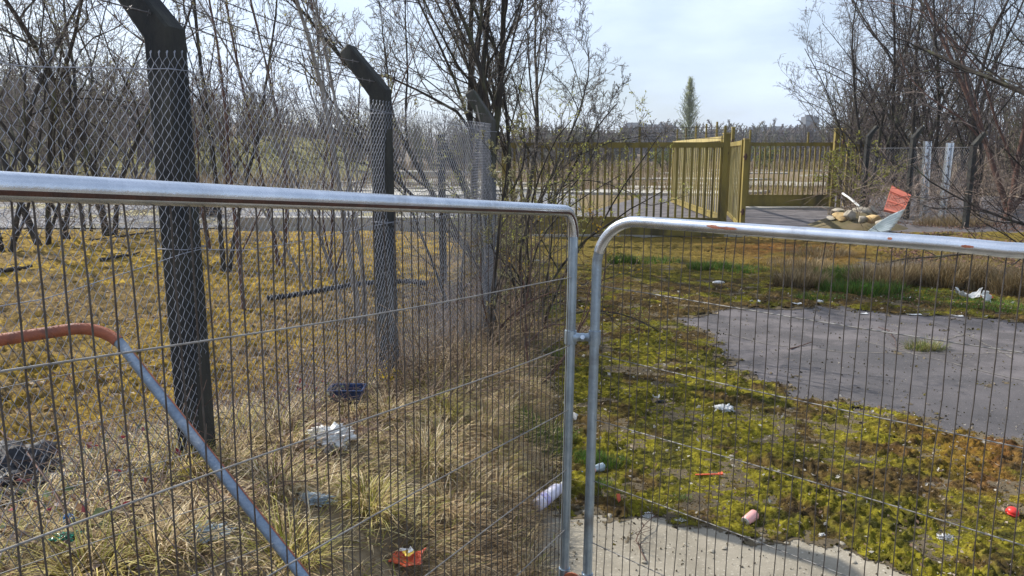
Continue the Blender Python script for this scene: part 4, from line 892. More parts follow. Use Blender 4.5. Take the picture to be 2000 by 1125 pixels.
# the toppled third panel behind
C3 = P(205, 633, 2.5); D3 = P(0, 664, 2.28); E3 = P(592, 1125, 2.02); e1 = nrm(D3 - C3); e2 = nrm(E3 - C3)
F3 = C3 + e1 * 2.3; B3 = C3 + e2 * 1.35; BF3 = F3 + e2 * 1.35
panel('temporary_fence', 'toppled mesh panel leaning left behind with an orange rail and blue grey side tube', gP, C3, F3, B3, BF3, .13, .12, tr=.0185, seed=3, mrail='orange', mside='blue', wr=.0012, vs=.042, hs=(.2, .4, .6, .8, 1.0, 1.2))
# orange rust line down the blue tube
b = MB(); s3 = nrm(np.cross(e1, e2)); s3 = s3 if s3 @ (np.array([0, 0, 2.2]) - C3) > 0 else -s3; sidev = nrm(-e1)
q0 = C3 + e2 * .16; q1 = C3 + e2 * 1.3; rows = []
for a in (.35, .6, .85, 1.1):
    rows.append([q + (sidev * math.sin(a) + s3 * math.cos(a)) * .0182 + (s3 * .0002 * (i % 2)) for i, q in enumerate([q0 + (q1 - q0) * t for t in np.linspace(0, 1, 20)])])
n_ = 20; b.add(np.array(rows).reshape(-1, 3), [[i * n_ + j, i * n_ + j + 1, (i + 1) * n_ + j + 1, (i + 1) * n_ + j] for i in range(3) for j in range(n_ - 1)])
pr = [o for o in bpy.data.objects if o.name.startswith('temporary_fence')][-1]; b.build('rust_streak', M['orange'], pr)

# ------------------------------------------------------------------ yellow gates
def pt(px, Y, z): return np.array([GX(px, Y, z), Y, z])
def railing(name, label, cat, a, c, zt, zb0, zb1, n, bw=.06, board=.45, group=None, topc='yellow', barm='yellow', spikes=(), z0=.06, frame=True):
    """barred leaf from a to c (x,y), bars from zb0 to zt; solid kick board zb1..zb0"""
    a = np.array([a[0], a[1], 0.]); c = np.array([c[0], c[1], 0.]); ex = nrm(c - a); rz = math.atan2(ex[1], ex[0]); L = np.linalg.norm(c - a); mid = (a + c) / 2
    root = thing(name, (mid[0], mid[1], 0), label, cat, group)
    b = MB(); b.box((mid[0], mid[1], zt - .07), (L, .10, .14), rz); b.build('top_rail', M[topc], root)
    if zb1 < zb0:
        b = MB(); b.box((mid[0], mid[1], (zb0 + zb1) / 2), (L, .07, zb0 - zb1), rz); b.box((mid[0], mid[1], zb0 + .02), (L, .10, .05), rz); b.box((mid[0], mid[1], zb1 + .04), (L, .10, .07), rz); b.build('kick_board', M['yellow'], root)
    for k in range(n):
        p = a + ex * L * (k + .5) / n; b = MB(); b.box((p[0], p[1], (zb0 + zt - .1) / 2), (bw, bw * .8, zt - zb0 - .12), rz); b.build('bar', M[barm], root)
    if frame:
        for p in (a, c): b = MB(); b.box((p[0], p[1], (zt + z0) / 2), (.12, .12, zt - z0 + .04), rz); b.build('end_post', M['yellow'], root)
    for s, h in spikes:
        p = a + ex * L * s; b = MB(); b.box((p[0], p[1], zt + h / 2), (.06, .06, h), rz); b.build('spike', M['yellow'], root)
    if spikes:
        for q in (.10, .24, .38):
            p0 = a + np.array([0, 0, zt + q]); p1 = c + np.array([0, 0, zt + q]); b = MB(); b.tube([p0, (p0 + p1) / 2 - np.array([0, 0, .015]), p1], .006, 4); b.build('barbed_strand', M['barb'], root)
    return root
gy = 'yellow barred gate leaves across the entrance'
yl, yr = 20.4, 19.6
railing('gate_leaf', 'long yellow barred sliding gate leaf with a solid kick board, left and nearest', 'gate', (GX(985, yl, 1), yl), (GX(1412, yr, 1), yr), 2.50, .50, .06, 31, .055, group=gy, spikes=((.12, .4), (.62, .4), (.995, .42)))
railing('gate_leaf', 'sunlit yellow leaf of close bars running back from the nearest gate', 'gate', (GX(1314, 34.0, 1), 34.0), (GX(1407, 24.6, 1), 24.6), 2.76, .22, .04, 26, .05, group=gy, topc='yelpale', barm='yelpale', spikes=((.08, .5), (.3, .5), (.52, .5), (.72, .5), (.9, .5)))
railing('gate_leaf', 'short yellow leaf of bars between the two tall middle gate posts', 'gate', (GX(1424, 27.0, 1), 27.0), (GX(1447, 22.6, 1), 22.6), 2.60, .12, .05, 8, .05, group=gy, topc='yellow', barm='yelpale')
railing('gate_leaf', 'wide yellow barred gate with a deep kick board, farthest on the right', 'gate', (GX(1457, 31, 1), 31), (GX(1622, 31.0, 1), 31.0), 2.66, .50, .04, 17, .055, group=gy, spikes=((.02, .5), (.7, .42)))
railing('fence_section', 'short dull yellow barred fence section right of the tall gate posts', 'fence', (GX(1652, 31.6, 1), 31.6), (GX(1688, 31.6, 1), 31.6), 2.6, .4, .04, 6, .06, spikes=((.0, .4), (.95, .4)))
for px, Yp, zt, wd, lab in ((1414, 19.9, 2.72, .16, 'square yellow gate post where the nearest leaf ends'), (1453, 22.4, 2.62, .13, 'yellow gate post at the near end of the short leaf'), (1427, 28.0, 3.15, .10, 'slim taller yellow post with barbed wire between the middle gate leaves'),
                            (1628, 30.5, 3.18, .17, 'tall bright yellow post at the right end of the far gate'), (1641, 30.3, 3.18, .12, 'thinner tall yellow post nearest the rubble heap')):
    x = GX(px, Yp, 1.2); root = thing('gate_post', (x, Yp, 0), lab, 'post', 'yellow posts of the gates')
    b = MB(); b.box((x, Yp, zt / 2), (wd, wd, zt)); b.build('shaft', M['yellow'], root)
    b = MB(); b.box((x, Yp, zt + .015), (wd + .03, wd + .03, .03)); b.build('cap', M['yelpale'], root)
    b = MB(); b.box((x, Yp, .012), (wd + .14, wd + .14, .024)); b.build('base_plate', M['yellow'], root)
    for hz_ in (.5, zt - .5): b = MB(); b.tube([(x - .03, Yp - wd / 2 - .035, hz_ - .09), (x - .03, Yp - wd / 2 - .035, hz_ + .09)], .035, 10); b.box((x - .03, Yp - wd / 2 - .012, hz_), (wd * .9, .02, .06)); b.build('hinge', M['rust'], root)
b = MB(); b.box((GX(1200, 19.9, 0) , 19.95, .035), (7.2, .30, .07)); tag(b.build('gate_sill', M['slab'], origin=(GX(1200, 20.6, 0), 20.6, 0)), 'pale concrete sill laid under the nearest yellow gate', 'sill')
b = MB(); b.box((GX(1545, 30.4, 0), 30.4, .04), (4.4, .6, .08)); tag(b.build('gate_sill', M['slab'], origin=(GX(1545, 30.4, 0), 30.4, 0)), 'pale concrete sill laid under the farthest yellow gate', 'sill')

# ------------------------------------------------------------------ posts, barrier, sheet and rubble on the right
for px, Yp, pyb, ln, lab in ((1688, 27, 268, (.9, .1), 'cranked concrete post left of the orange barrier'), (1776, 25.5, 270, (.9, .1), 'cranked concrete post right of the orange barrier'), (1893, 22.5, 285, (.9, -.1), 'cranked concrete post deep in the undergrowth near the right edge')):
    zb = P(px, pyb, Yp)[2]; x = GX(px, Yp, 1.2)
    bb = nrm(np.array([.95, .3, 0])); al = np.array([-.3, .95, 0]); al = nrm(al)
    root = thing('cranked_post', (x, Yp, 0), lab, 'post', 'cranked concrete posts on the right')
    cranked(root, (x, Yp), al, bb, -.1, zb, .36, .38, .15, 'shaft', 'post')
rf = thing('chain_link_fence', (GX(1776, 25.5, 1.2), 25.5, 0), 'faint old chain link mesh strung between the cranked posts on the right', 'fence')
for (pa_, ya_), (pb_, yb_) in (((1688, 27), (1776, 25.5)), ((1776, 25.5), (1893, 22.5))):
    a_ = np.array([GX(pa_, ya_, 1.2), ya_, 0]); c_ = np.array([GX(pb_, yb_, 1.2), yb_, 0]); L_ = np.linalg.norm(c_ - a_); ex_ = (c_ - a_) / L_; Hh = 2.3; q_ = []
    for s0 in np.arange(-Hh, L_ + Hh, .11):
        for sg in (1, -1):
            e0, e1_ = s0, s0 + sg * Hh; t0_ = np.clip((np.array([0, L_]) - e0) / (e1_ - e0), 0, 1); t0_.sort()
            if t0_[1] - t0_[0] < .02: continue
            q_.append([a_ + ex_ * (e0 + (e1_ - e0) * t) + np.array([0, 0, .1 + Hh * t]) for t in np.linspace(*t0_, 3)])
    q_ = np.array(q_); b = MB(); b.strands(q_, np.full(q_.shape[:2], .0016), 3); b.build('mesh', M['link'], rf)
    b = MB(); b.tube([a_ + [0, 0, 2.4], c_ + [0, 0, 2.4]], .004, 4); b.build('line_wire', M['link'], rf)
def ibeam(px, pyt, pyb, Y, wd, lab):
    t = P(px[0], pyt, Y); g_ = P(px[1], pyb, Y); g_[2] = min(g_[2], .0)
    root = thing('steel_post', g_, lab, 'post', 'galvanised steel posts among the scrub')
    ex = np.array([1, 0, 0.])
    for k in (-1, 1): b = MB(); b.beam(g_ + ex * k * wd * .42, t + ex * k * wd * .42, wd * .3, wd * .7, (0, 1, 0)); b.build('flange', M['galv'], root)
    b = MB(); b.beam(g_, t, wd * .55, .012, (0, 1, 0)); b.build('web', M['galv'], root)
    for q in np.linspace(.08, .92, 9):
        p = g_ + (t - g_) * q; b = MB(); b.box((p[0], p[1] - .012, p[2]), (wd * .18, .012, .07)); b.build('slot', M['black'], root)
ibeam((1812, 1803), 276, 428, 25.0, .19, 'left of two leaning galvanised steel posts behind the orange barrier')
ibeam((1856, 1838), 279, 434, 24.0, .17, 'right of two leaning galvanised steel posts, seen down to its foot')
# orange plastic barrier leaning on the heap
q = [P(1741, 364, 21.3), P(1779, 382, 20.9), P(1762, 420, 20.3), P(1726, 411, 20.6)]
root = thing('plastic_barrier', (q[2] + q[3]) / 2 * np.array([1, 1, 0]) + np.array([0, 0, .1]), 'faded orange slotted plastic barrier tilted on top of the rubble', 'barrier')
nb = nrm(np.cross(q[1] - q[0], q[3] - q[0])) * .03
def quadpt(u, v): return (q[0] * (1 - u) + q[1] * u) * (1 - v) + (q[3] * (1 - u) + q[2] * u) * v
def slabq(b, u0, u1, v0, v1, th=1.0):
    c4 = [quadpt(u0, v0), quadpt(u1, v0), quadpt(u1, v1), quadpt(u0, v1)]; V = [p + nb * th for p in c4] + [p - nb * th for p in c4]
    b.add(V, [[0, 1, 2, 3], [7, 6, 5, 4], [0, 4, 5, 1], [1, 5, 6, 2], [2, 6, 7, 3], [3, 7, 4, 0]], None, False)
b = MB(); slabq(b, 0, 1, 0, .24, 1.3); slabq(b, 0, 1, .93, 1, 1.2); slabq(b, 0, .05, .24, .93); slabq(b, .95, 1, .24, .93); slabq(b, 0, 1, .56, .62, .9); b.build('frame', M['barrier'], root)
for k in range(13):
    b = MB(); u0 = .07 + k * .068; slabq(b, u0, u0 + .038, .24, .93, .7); b.build('slat', M['barrier'], root)
# buckled corrugated sheet
b = MB(); nu, nv = 130, 9; V = []
tipp = P(1682, 452, 19.6); tipp[2] = .03
for i in range(nu):
    u = i / (nu - 1); e = (P(1736, 452, 19.4) * (1 - u) + P(1766, 417, 20.2) * u) + np.array([.05 * math.sin(u * 3), 0, 0]); e[2] = max(e[2], .02) + .12 * u
    for j in range(nv):
        v = j / (nv - 1); p = tipp * (1 - v) + e * v; p = p + np.array([0, -.4, .6]) * (.06 * math.sin(u * 2 * math.pi * 7) * (.35 + v)) + np.array([0, 0, .10 * math.sin(v * 3.1) * u]); V.append(p)
b.add(V, [[i * nv + j, i * nv + j + 1, (i + 1) * nv + j + 1, (i + 1) * nv + j] for i in range(nu - 1) for j in range(nv - 1)], None, False)
o = b.build('corrugated_sheet', M['sheet'], origin=tipp); tag(o, 'pale buckled corrugated sheet fanned out below the orange barrier', 'sheet metal')
md = o.modifiers.new('t', 'SOLIDIFY'); md.thickness = .004
def rock(name, c, size, m, lab, cat, seed, group=None, flat=.7, sub=3, rough=.35):
    r = np.random.default_rng(seed); import bmesh
    bm = bmesh.new(); bmesh.ops.create_icosphere(bm, subdivisions=sub, radius=1)
    v = np.array([q.co[:] for q in bm.verts]); f = np.array([[l.index for l in p.verts] for p in bm.faces]); bm.free()
    for k in range(5):
        n_ = nrm(r.normal(size=3)); d = r.uniform(.45, .8); s = v @ n_; v = v - np.clip(s - d, 0, 9)[:, None] * n_ * .92
    v = v * (1 + rough * .4 * (vnoise(v[:, 0] * 3 + seed, v[:, 1] * 3 + v[:, 2] * 2, seed) - .5))[:, None]
    v = v * np.array(size) * [1, 1, 1]; v = rot(v, r.uniform(-.2, .2), r.uniform(-.2, .2), r.uniform(0, 3)); b = MB(); b.add(v + c, f, None, False)
    return tag(b.build(name, M[m], origin=(c[0], c[1], c[2] - size[2] * .8)), lab, cat, group)
a_ = np.linspace(0, 2 * math.pi, 40, endpoint=False); rr3 = np.linspace(0, 1, 12); A_, R_ = np.meshgrid(a_, rr3); mxx = GX(1674, 23, .2) + R_ * 1.45 * np.cos(A_); myy = 23 + R_ * 1.5 * np.sin(A_); mzz = -.02 + .42 * (1 - R_ ** 1.6) * (.7 + .6 * fbm(mxx * 3, myy * 3, 3, 77))
b = MB(); idx = np.arange(12 * 40).reshape(12, 40); f = np.stack([idx[:-1], np.roll(idx, -1, 1)[:-1], np.roll(idx, -1, 1)[1:], idx[1:]], -1).reshape(-1, 4); b.add(np.stack([mxx, myy, mzz], -1).reshape(-1, 3), f, lerp3((.17, .13, .08), (.10, .09, .04), fbm(mxx * 4, myy * 4, 3, 78)).reshape(-1, 3)); tag(b.build('spoil_mound', M['soil'], origin=(GX(1674, 23, .2), 23, 0)), 'low mound of earth and moss under the rubble by the right gate post', 'mound')
gr = 'lumps of rubble heaped beside the right gate post'
for i, (px, py, Yd, s, m, lab) in enumerate(((1640, 420, 22.6, (.34, .3, .16), 'sand', 'tan rounded lump at the left front of the rubble heap'), (1660, 417, 22.4, (.22, .2, .22), 'stone', 'upright broken pale block in the middle of the rubble heap'),
        (1682, 414, 23.5, (.4, .35, .26), 'stone', 'mossy boulder at the back of the rubble heap'), (1684, 424, 21.6, (.2, .22, .15), 'stone', 'tilted dark slab stone right of the broken pale block'), (1705, 424, 21.6, (.35, .3, .15), 'sand', 'long tan yellow lump under the orange barrier'),
        (1636, 408, 24.2, (.26, .2, .12), 'stone', 'grey stone behind the tan lump by the gate post'), (1625, 422, 22.8, (.2, .2, .1), 'stone', 'small low stone at the left tip of the rubble heap'), (1722, 430, 21, (.2, .2, .12), 'stone', 'small stone beside the corrugated sheet'), (1700, 412, 24, (.3, .3, .3), 'stone', 'dark boulder between the heap and the cranked post'))):
    s = tuple(q * .85 for q in s); p = P(px, py, Yd); rock('rubble_block', (p[0], p[1], max(p[2] - .06, s[2] * .5)), s, m, lab, 'rubble', 400 + i, gr)
b = MB(); a, c_ = P(1646, 378, 23.6), P(1678, 403, 22.6); b.tube([a, (a + c_) / 2 + [0, 0, .02], c_], .035, 10); tag(b.build('plastic_pipe', M['plastic'], origin=c_), 'white plastic pipe poking up out of the rubble heap', 'pipe')

# ------------------------------------------------------------------ the air
hm = bpy.data.materials.new('haze'); hm.use_nodes = True; hm.node_tree.nodes.clear(); ho = N(hm.node_tree, 'ShaderNodeOutputMaterial'); hv = N(hm.node_tree, 'ShaderNodeVolumePrincipled')
hv.inputs['Density'].default_value = .0004; hv.inputs['Color'].default_value = (.80, .88, 1, 1); hv.inputs['Anisotropy'].default_value = .3; hm.node_tree.links.new(hv.outputs[0], ho.inputs['Volume'])
b = MB(); b.box((0, 645, 20), (1500, 1330, 84)); b.build('haze', hm, kind='stuff', label='thin pale spring haze over the whole site', cat='haze', origin=(0, 645, 20))

# ------------------------------------------------------------------ litter
import bmesh
def ico(sub):
    bm = bmesh.new(); bmesh.ops.create_icosphere(bm, subdivisions=sub, radius=1); v = np.array([q.co[:] for q in bm.verts]); f = np.array([[l.index for l in p.verts] for p in bm.faces]); bm.free(); return v, f
def gp(px, py, lift=0.0):      # ground point under a picture spot, on terrain
    d = ray(px, py); t = np.arange(.5, 40, .01); p = np.array([0, 0, CAMZ])[None] + d[None] * t[:, None]
    z = H(p[:, 0], p[:, 1]); z = np.where(p[:, 0] > XE(p[:, 1]), np.maximum(z, 0), z); i = int(np.argmax(p[:, 2] <= z))
    return p[i] + np.array([0, 0, lift])
def crumple(name, px, py, size, m, lab, cat, seed, folds=3.5, amp=.45, rz=0, lift=.25, sub=5, group=None, tail=0):
    p = gp(px, py); v, f = ico(sub); s = seed * 7.3
    for k, (fr, am) in enumerate(((folds, amp), (folds * 2.2, amp * .5), (folds * 5, amp * .2))):
        nz_ = np.abs(vnoise(v[:, 0] * fr + s, v[:, 1] * fr + v[:, 2] * fr * .8, seed + k) - .5) * 2 + np.abs(vnoise(v[:, 2] * fr + s, v[:, 0] * fr - v[:, 1] * fr, seed + k + 9) - .5) * 2
        v = v * (1 + am * (nz_[:, None] - .9))
    v = rot(v * np.array(size), 0, 0, rz); v[:, 2] = np.maximum(v[:, 2], -size[2] * .6); c = p + np.array([0, 0, size[2] * lift + size[2] * .3]); b = MB(); b.add(v + c, f)
    return tag(b.build(name, M[m], origin=p), lab, cat, group)
def flatpiece(name, px, py, L, Wd, m, lab, cat, seed, rz=0, curl=.02, lift=.018, th=.0015, group=None, n=12, warp=.35):
    p = gp(px, py); r = np.random.default_rng(seed); u, v = np.meshgrid(np.linspace(-1, 1, n), np.linspace(-1, 1, n)); 
    x = u * L / 2 * (1 + warp * (fbm(v * 2 + seed, u, 2, seed) - .5)); y = v * Wd / 2 * (1 + warp * (fbm(u * 2, v + seed, 2, seed + 1) - .5) * 2)
    z = curl * (u ** 2 + .6 * v * u) + .6 * curl * (np.abs(fbm(u * 2.4 + seed, v * 2.4, 2, seed + 2) - .5) * 4)
    V = rot(np.stack([x, y, z], -1).reshape(-1, 3), 0, 0, rz) + p + np.array([0, 0, lift]); b = MB(); b.add(V, grid_faces(n, n), None, False)
    o = b.build(name, M[m], origin=p); md = o.modifiers.new('t', 'SOLIDIFY'); md.thickness = th; return tag(o, lab, cat, group)
crumple('plastic_bag', 648, 872, (.13, .10, .075), 'plastic', 'crumpled white plastic bag caught in the dry grass of the bank', 'bag', 1, rz=.4)
crumple('plastic_bag', 1415, 806, (.085, .06, .045), 'plastic', 'crumpled white plastic bag lying on the green moss of the yard', 'bag', 2)
crumple('plastic_bag', 385, 1050, (.12, .07, .03), 'clear', 'grey clear plastic bag flattened in the grass beside the toppled panel', 'bag', 3, rz=.3, lift=.3)
crumple('plastic_bag', 610, 978, (.10, .05, .018), 'clear', 'torn translucent plastic film trodden into the bank below the white bag', 'bag', 4, rz=-.3, lift=.4)
crumple('bin_bag', 20, 985, (.30, .28, .16), 'black', 'black plastic bin bag slumped at the far left bottom', 'bag', 5, folds=2.2, lift=.2)
crumple('plastic_sheet', 398, 424, (.62, .5, .42), 'black', 'dark blue black bundle of plastic sheeting in front of the kerb wall', 'sheeting', 6, folds=2, lift=.5)
crumple('paper_wad', 1268, 1010, (.035, .024, .018), 'plastic', 'crumpled grey white tissue at the moss edge, left of two', 'litter', 7, folds=4, amp=.7)
crumple('paper_wad', 1328, 1020, (.035, .022, .014), 'plastic', 'crumpled pinkish white tissue at the moss edge, right of two', 'litter', 8, folds=4, amp=.7)
crumple('paper_wad', 1606, 1049, (.022, .016, .014), 'plastic', 'small bright white paper wad in the green moss near the bottom', 'litter', 9, amp=.6)
crumple('foil_wad', 1846, 1055, (.05, .03, .022), 'alu', 'crumpled silvery foil in the moss at the bottom right', 'litter', 10, folds=5, amp=.7)
crumple('foil_wad', 1284, 990, (.04, .02, .01), 'alu', 'flattened silver foil scrap just above the grey white tissue', 'litter', 11, folds=5, amp=.7)
crumple('blue_wrapper', 137, 1019, (.024, .018, .02), 'bluebit', 'small bright blue wrapper in the grass at the lower left', 'wrapper', 12)
crumple('glass_fragment', 132, 1052, (.05, .03, .015), 'green', 'broken green glass below the bright blue wrapper', 'glass', 13, folds=2, amp=.8)
crumple('paper_wad', 1600, 592, (.06, .04, .03), 'plastic', 'white paper wad at the grassy edge behind the bare asphalt', 'litter', 14)
crumple('paper_wad', 690, 447, (.10, .07, .06), 'bluebit', 'small blue wad by the kerb wall behind the pale sapling', 'litter', 15)
crumple('foam_piece', 1403, 554, (.11, .035, .035), 'plastic', 'long white foam piece on the brown moss in the middle distance', 'litter', 16, amp=.15, folds=2)
crumple('paper_wad', 1048, 511, (.07, .04, .03), 'plastic', 'white scrap on the dark verge just behind the left panel upright', 'litter', 17)
crumple('moss_clod', 1290, 788, (.05, .03, .02), 'black', 'black clod on the moss with a white wrapper edge beside it', 'clod', 18)
flatpiece('wrapper', 1281, 787, .06, .02, 'plastic', 'white wrapper sliver on the moss beside a black clod', 'wrapper', 19, lift=.045)
for i, (px, py, L, Wd, rz, cu, lab) in enumerate(((1475, 594, .14, .07, .1, .02, 'flat white paper scrap at the left of the bare asphalt edge'), (1556, 597, .13, .06, -.2, .01, 'flat white scrap between two paper scraps at the grass edge'), (1890, 585, .34, .12, -.5, .09, 'long curled white paper lying left of the upright one'),
                                     (1686, 614, .12, .05, 0, .005, 'white smear of paper flat on the asphalt edge'), (1785, 616, .18, .05, 0, .005, 'thin whitish scrap on the asphalt near the grass'), (1869, 619, .14, .04, -.3, .01, 'narrow white strip on the asphalt under the curled paper'), (1770, 585, .14, .05, 0, .01, 'off white scrap on the green edge left of the curled paper'))):
    flatpiece('paper_scrap', px, py, L, Wd, 'plastic', lab, 'paper', 30 + i, rz, cu, .03 if py < 600 else .012, group='paper scraps along the far edge of the asphalt')
o = flatpiece('paper_scrap', 1911, 590, .11, .26, 'plastic', 'torn white paper standing up in the grass right of the curled one', 'paper', 40, .3, .05, .1); o.rotation_euler = (R(62), 0, R(25))
flatpiece('orange_wrapper', 1927, 589, .16, .07, 'redor', 'orange wrapper in the grass just right of the torn white paper', 'wrapper', 41, 0, .03, .05)
# crisp packet with a printed patch
o = flatpiece('crisp_packet', 797, 1112, .125, .10, 'redor', 'bright red and orange crisp packet in the grass at the bottom edge', 'crisp packet', 42, -.1, .012, .05, .004, warp=.45)
p = world_loc(o); rz_ = 0
for k, (dx, dy, sx, sy, m) in enumerate(((.005, -.012, .052, .05, 'yelp'), (-.02, .012, .04, .024, 'plastic'), (.012, .004, .02, .05, 'plastic'))):
    b = MB(); n = 10; a = np.linspace(0, 2 * math.pi, n, endpoint=False) ; rr2 = 1 + .3 * np.sin(a * 3 + k)
    top = np.stack([p.x + dx + sx / 2 * rr2 * np.cos(a), p.y + dy + sy / 2 * rr2 * np.sin(a), np.full(n, p.z + .083 + .002 * k)], 1); cb = np.array([[p.x + dx, p.y + dy, p.z + .087 + .002 * k]])
    b.add(np.vstack([top, cb]), [[j, (j + 1) % n, n, n] for j in range(n)], None, False); b.build('print', M[m], o)
# orange red strip: a bent plastic cutlery handle
b = MB(); a, c_ = gp(1358, 935, .03), gp(1406, 934, .03); b.beam(a, c_, .012, .006); e = nrm(c_ - a); b.beam(c_ - e * .01, c_ + e * .02 + np.array([0, .0, .008]), .032, .008)
tag(b.build('plastic_strip', M['redor'], origin=a), 'narrow orange red plastic strip lying on the moss left of the pink can', 'litter')
b = MB(); a = gp(1208, 983, .0); b.box(a + [0, 0, .035], (.022, .012, .055), .2, -.5); o = tag(b.build('sachet', M['redor'], origin=a), 'tiny red and white sachet standing in the moss right of the upright', 'sachet')
b = MB(); b.box(a + [0.0, -.008, .030], (.009, .003, .036), .2, -.5); b.build('print', M['plastic'], o)
# lathe helper for bottle, can, cup, ball
def lathe(name, prof, m, base, axis_, parent=None, n=28, squash=1.0, dent=0, seed=0, tagk=None, label=None):
    ax = nrm(np.array(axis_, float)); u = nrm(np.cross(ax, [0.1, .2, 1.])); w_ = np.cross(ax, u); b = MB(); V = []; a = np.linspace(0, 2 * math.pi, n, endpoint=False)
    for h, r_ in prof:
        rr2 = r_ * (1 - dent * (vnoise(a * 1.6 + seed, np.full(n, h * 25.), seed)))
        V += [base + ax * h + u * rr2[i] * math.cos(a[i]) * squash + w_ * rr2[i] * math.sin(a[i]) for i in range(n)]
    K = len(prof); V = np.array(V + [base + ax * prof[0][0], base + ax * prof[-1][0]]); F = [[i * n + k, i * n + (k + 1) % n, (i + 1) * n + (k + 1) % n, (i + 1) * n + k] for i in range(K - 1) for k in range(n)]
    F += [[(k + 1) % n, k, K * n, K * n] for k in range(n)] + [[(K - 1) * n + k, (K - 1) * n + (k + 1) % n, K * n + 1, K * n + 1] for k in range(n)]
    b.add(V, F, None, True); return b.build(name, M[m], parent, label)
a = gp(1045, 1003, .045); c_ = P(1097, 962, a[1] + .22); c_[2] = a[2] + .035; ax = nrm(c_ - a)
root = thing('plastic_bottle', a - [0, 0, .045], 'large milky white bottle with a purple label lying against the bank by the left upright', 'bottle')
lathe('body', [(0, .028), (.006, .041), (.03, .045), (.06, .044), (.20, .045), (.235, .040), (.262, .022), (.275, .015), (.285, .015)], 'bottle', a, ax, root, dent=.1, seed=3)
lathe('label_band', [(.066, .0448), (.07, .0458), (.11, .0458), (.114, .0448)], 'purple', a, ax, root, dent=.1, seed=3); lathe('cap', [(.283, .017), (.285, .019), (.302, .019), (.304, .017)], 'plastic', a, ax, root)
a = gp(1136, 932, .03); c_ = gp(1190, 918, .04); ax = nrm(c_ - a)
root = thing('plastic_bottle', a - [0, 0, .03], 'crushed clear blue bottle in the green grass behind the right upright', 'bottle')
lathe('cap', [(-.012, .010), (-.010, .0125), (.008, .0125), (.009, .010)], 'bluebit', a, ax, root)
lathe('body', [(.008, .011), (.025, .012), (.05, .026), (.07, .033), (.11, .030), (.15, .034), (.185, .033), (.19, .026)], 'clear', a, ax, root, dent=.45, seed=6, squash=.7)
lathe('label_band', [(.085, .0305), (.088, .0325), (.105, .032), (.108, .030)], 'pink', a, ax, root, dent=.35, seed=6, squash=.75)
a = gp(1458, 1027, .034); ax = nrm(np.array([.75, .62, .16]))
root = thing('drinks_can', a - [0, 0, .034], 'faded pink and white drinks can lying on its side at the moss edge', 'can')
lathe('body', [(.003, .024), (.010, .032), (.10, .033), (.108, .028)], 'pink', a - ax * .02, ax, root, dent=.1, seed=8); lathe('rim', [(0, .0255), (.0, .027), (.005, .0275), (.006, .024), (.003, .022)], 'alu', a - ax * .02, ax, root)
lathe('opening', [(-.0005, .010), (.001, .011)], 'black', a - ax * .0195 , ax, root)
a = gp(1123, 820, .028); ax = nrm(np.array([-.45, -.75, .25]))
root = thing('plastic_cup', a - [0, 0, .03], 'small white plastic cup lying between the two galvanised uprights', 'cup')
lathe('wall', [(0, .024), (.002, .026), (.06, .034), (.062, .036), (.0605, .033), (.006, .024), (.005, .001)], 'plastic', a - ax * .02, ax, root); lathe('lip', [(.058, .0345), (.058, .0375), (.063, .0375), (.063, .0345)], 'plastic', a - ax * .02, ax, root)
a = gp(1975, 1012, .028); root = thing('red_cap', a - [0, 0, .028], 'round bright red plastic cap on the dark moss by the right edge', 'cap')
th = np.linspace(0, math.pi, 12); lathe('dome', [(-.026 * math.cos(t) + .02, max(.034 * math.sin(t), .001)) for t in th], 'red', a, (.1, -.2, 1), root); lathe('skirt', [(.0, .033), (.0, .036), (.014, .037), (.014, .034)], 'red', a, (.1, -.2, 1), root)
# blue tub on its side
a = gp(655, 792, .05); root = thing('plastic_tub', a - [0, 0, .05], 'dark blue plastic tub half buried in brambles below the second post', 'tub')
b = MB(); w0, d0, h0 = .105, .07, .055
def bx8(c0, hx, hy, z0_, z1_, f_): return [[c0[0] + sx * hx * k, c0[1] + sy * hy * k, c0[2] + z] for z, k in ((z0_, f_), (z1_, 1)) for sx, sy in ((-1, -1), (1, -1), (1, 1), (-1, 1))]
cc_ = a + np.array([.07, .04, .0]); V = np.array(bx8(cc_, w0, d0, -h0, h0, .82) + bx8(cc_, w0 * .94, d0 * .92, -h0 * .9, h0, .8)); b.add(V, [[0, 1, 5, 4], [1, 2, 6, 5], [2, 3, 7, 6], [3, 0, 4, 7], [3, 2, 1, 0], [12, 13, 9, 8], [13, 14, 10, 9], [14, 15, 11, 10], [15, 12, 8, 11], [8, 9, 10, 11], [4, 5, 13, 12], [5, 6, 14, 13], [6, 7, 15, 14], [7, 4, 12, 15]], None, False); b.build('shell', M['bluetub'], root)
b = MB(); lp = [cc_ + np.array([sx * (w0 + .004), sy * (d0 + .004), h0]) for sx, sy in ((-1, -1), (1, -1), (1, 1), (-1, 1))]; b.tube(dens([*lp, lp[0]], .03), .006, 6, cap=False); b.build('rim', M['bluetub'], root)
